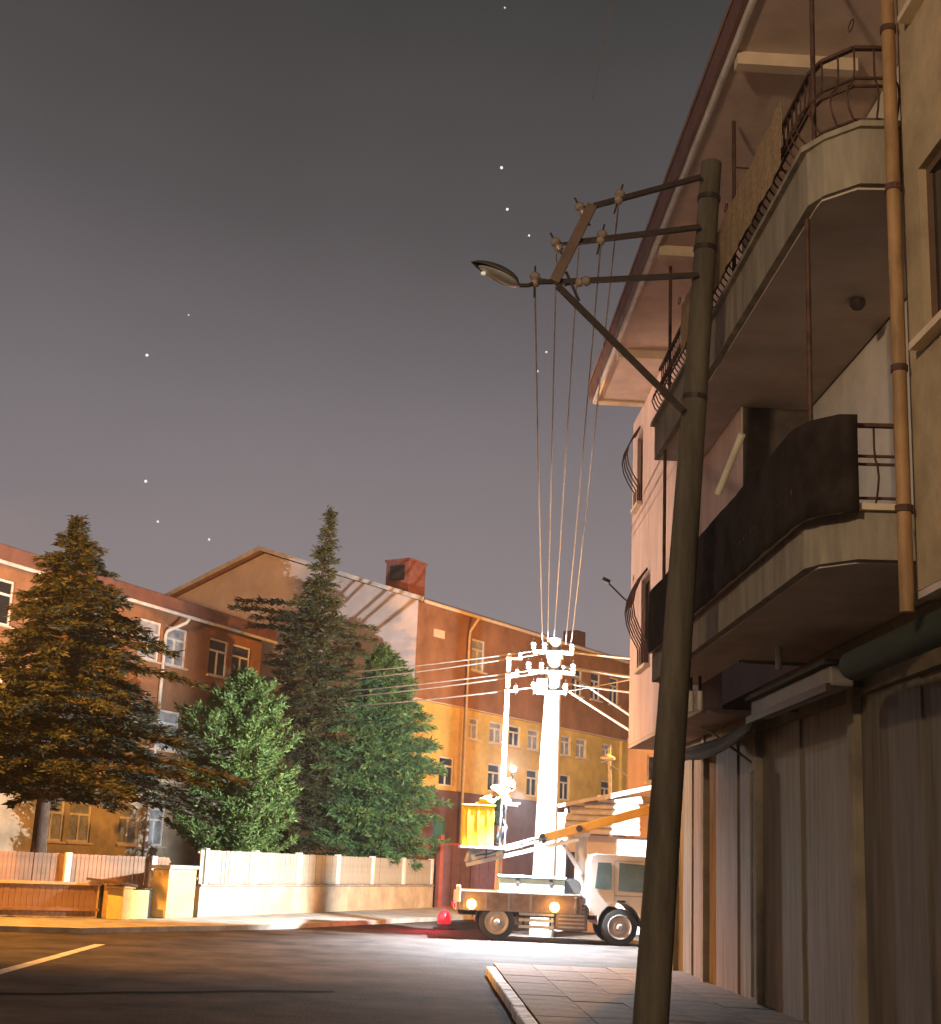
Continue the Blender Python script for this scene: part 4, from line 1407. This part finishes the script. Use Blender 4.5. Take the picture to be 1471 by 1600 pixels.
def worker(label, loc, rot, bend, hands_at, shirt, trousers, helmet, knee=0.0):
    """a standing worker about 1.7 m tall, facing +x in its own frame, bent forward by `bend` at the hips"""
    root = thing('person', label, 'person', loc, rot)
    hip = Vector((0, 0, .92 - knee * .35))
    def b_(x, y, z):
        v = Vector((x, y, z))
        c_, s_ = math.cos(bend), math.sin(bend)
        return hip + Vector((v.x * c_ + v.z * s_, v.y, -v.x * s_ + v.z * c_))
    V, Ed, Rd = [], [], []
    def add_(p, r, par=None):
        V.append(Vector(p)); Rd.append(r)
        if par is not None:
            Ed.append((par, len(V) - 1))
        return len(V) - 1
    pel = add_(hip, (.12, .155))
    wst = add_(b_(0, 0, .18), (.105, .145), pel)
    che = add_(b_(.01, 0, .36), (.115, .17), wst)
    nek0 = add_(b_(0, 0, .50), (.075, .10), che)
    nek = add_(b_(.02, 0, .58), .055, nek0)
    hd0 = add_(b_(.045, 0, .66), (.075, .065), nek)
    hd1 = add_(b_(.045, 0, .74), (.095, .078), hd0)
    hd2 = add_(b_(.035, 0, .82), (.075, .065), hd1)
    arms_ = []
    for sg, ht in ((1, hands_at[0]), (-1, hands_at[1])):
        sh = add_(b_(0, sg * .19, .47), .062, nek0)
        ht = Vector(ht)
        shp = V[sh]
        mid_ = (shp + ht) / 2 + Vector((-.05, sg * .08, -.11))
        el = add_(mid_, .045, sh)
        wr = add_(ht - (ht - mid_).normalized() * .09, .03, el)
        pa = add_(ht, (.022, .04), wr)
        fd_ = (ht - mid_).normalized()
        sdv = Vector((0, 1, 0)) - fd_ * fd_.y
        sdv.normalize()
        for k, (of, ln) in enumerate(((-.03, .065), (-.01, .08), (.012, .075), (.032, .06))):
            f1 = add_(ht + fd_ * .04 + sdv * of, .0095, pa)
            f2 = add_(ht + fd_ * (.04 + ln * .6) + sdv * of + Vector((0, 0, -.01)), .009, f1)
            add_(ht + fd_ * (.04 + ln) + sdv * of + Vector((0, 0, -.03)), .008, f2)
        t1 = add_(ht + fd_ * .0 - sdv * sg * .045, .011, pa)
        add_(ht + fd_ * .04 - sdv * sg * .06 + Vector((0, 0, -.015)), .009, t1)
        arms_.append((sh, el, wr))
    legs_ = []
    for sg in (1, -1):
        h = add_(hip + Vector((0, sg * .09, -.06)), .085, pel)
        kn = add_(Vector((.05 + .28 * knee, sg * .10, .49 - knee * .08)), .058, h)
        an = add_(Vector((-.02, sg * .10, .09)), .04, kn)
        ft_ = add_(Vector((.14, sg * .115, .035)), (.035, .04), an)
        legs_.append((h, kn, an, ft_))
    body = skin_mesh('body', V, Ed, Rd, skin_m, root, 0, 1)
    # face
    hc = V[hd1]
    fdv = (b_(1, 0, 0) - hip).normalized()
    upd = (b_(0, 0, 1) - hip).normalized()
    obj('nose', MB().bar(hc + fdv * .085 + upd * .0, hc + fdv * .115 - upd * .03, .025, .03), skin_m, body)
    for sg in (1, -1):
        obj('eye', MB().lathe(hc + fdv * .086 + Vector((0, sg * .032, 0)) + upd * .018, [(.004, -.01), (.011, 0), (.004, .01)], 8), truck_dark, body)
        obj('ear', MB().lathe(hc + Vector((0, sg * .082, 0)), [(.008, -.03), (.016, 0), (.008, .03)], 8), skin_m, body)
    obj('mouth', MB().bar(hc + fdv * .088 - upd * .05 + Vector((0, -.022, 0)), hc + fdv * .088 - upd * .05 + Vector((0, .022, 0)), .008, .008), redpost_m, body)
    # jacket
    jv, je, jr = [], [], []
    idx = {}
    for i in (pel, wst, che, nek0):
        idx[i] = len(jv); jv.append(V[i]); r = Rd[i]; jr.append((r[0] + .045, r[1] + .05))
    je += [(0, 1), (1, 2), (2, 3)]
    for sh, el, wr in arms_:
        for i, r in ((sh, .098), (el, .078), (wr, .055)):
            idx[i] = len(jv); jv.append(V[i]); jr.append(r)
        je += [(3, idx[sh]), (idx[sh], idx[el]), (idx[el], idx[wr])]
    skin_mesh('jacket', jv, je, jr, shirt, root, 0, 1)
    # trousers
    tv, te, tr = [V[pel] + Vector((0, 0, -.02))], [], [(.14, .175)]
    for h, kn, an, ft_ in legs_:
        o = len(tv)
        tv += [V[h], V[kn], V[an]]
        tr += [.10, .078, .066]
        te += [(0, o), (o, o + 1), (o + 1, o + 2)]
    skin_mesh('trousers', tv, te, tr, trousers, root, 0, 1)
    for h, kn, an, ft_ in legs_:
        skin_mesh('boot', [V[an] + Vector((0, 0, .02)), V[an] + Vector((0, 0, -.03)), V[ft_]], [(0, 1), (1, 2)], [.058, .055, (.045, .05)], truck_dark, root, 0, 1)
    hp = hc + upd * .05 - fdv * .005
    q = MB().lathe((0, 0, 0), [(.145, -.005), (.142, .012), (.122, .014), (.118, .05), (.10, .10), (.065, .135), (.02, .148)], 18)
    ho = obj('helmet', q, helmet, root, smooth=True)
    ho.location = hp
    ho.rotation_euler = (0, bend, 0)
    return root


wa = worker('worker in yellow hi-vis jacket and yellow helmet stooping inside the bucket', (1.40, 33.34, 2.035), 0.0, .58,
       ((.56, .16, 1.22), (.54, -.15, 1.18)), hiviz, navy, helmet_y, knee=.50)
wa.scale = (.92, .92, .92)
wb = worker('worker in navy clothes and white helmet standing beside the yellow bucket', (1.95, 33.58, 2.032), -.35, .30,
       ((.40, .20, 1.08), (.44, -.22, 1.02)), navy, navy, helmet_w, knee=.42)
wb.scale = (.93, .93, .93)

# ================================================================ points of light in the sky
STAR = bpy.data.meshes.new('star')
import bmesh
bm_ = bmesh.new()
bmesh.ops.create_icosphere(bm_, subdivisions=1, radius=1.0)
bm_.to_mesh(STAR)
bm_.free()
STAR.materials.append(star_e)
stars = [(784, 262, 2.2, 'brightest point of light, topmost of the pair above the street lamp head'),
         (793, 327, 2.0, 'point of light just above the street lamp head, second from the top'),
         (827, 368, 1.5, 'point of light between the lamp head and the middle bracket arm'),
         (230, 555, 2.0, 'topmost point of light in the left half of the sky'),
         (228, 752, 2.0, 'bright point of light high above the long school wing'),
         (247, 815, 1.5, 'small point of light right of the cedar top'),
         (327, 843, 1.5, 'small point of light left of the pink gable peak'),
         (854, 550, 1.4, 'faint point of light among the overhead wires, upper of two'),
         (840, 580, 1.6, 'faint point of light among the overhead wires, lower of two'),
         (789, 12, 1.2, 'tiny point of light at the top edge of the sky'),
         (295, 492, 1.0, 'tiny faint point of light in the empty left sky')]
for px, py, r, lb in stars:
    p = at(px, py, 420)
    o = bpy.data.objects.new('star', STAR)
    o.location = p
    s = r / 2200 * 420 * 1.35
    o.scale = (s, s, s)
    COL.objects.link(o)
    tag(o, lb, 'star', 'points of light in the night sky')

# ================================================================ thin haze volume added to imitate lens bloom around the work light
hz = bpy.data.materials.new('night_air')
hz.use_nodes = True
hn = hz.node_tree
hn.nodes.clear()
ho_ = hn.nodes.new('ShaderNodeOutputMaterial')
pv_ = hn.nodes.new('ShaderNodeVolumePrincipled')
pv_.inputs['Color'].default_value = (.9, .9, .92, 1)
pv_.inputs['Density'].default_value = 0.0005
hn.links.new(pv_.outputs[0], ho_.inputs['Volume'])
hb = obj('haze', MB().box(-410, 410, -70, 710, -1.0, 18.5), hz)
hb['kind'] = 'stuff'
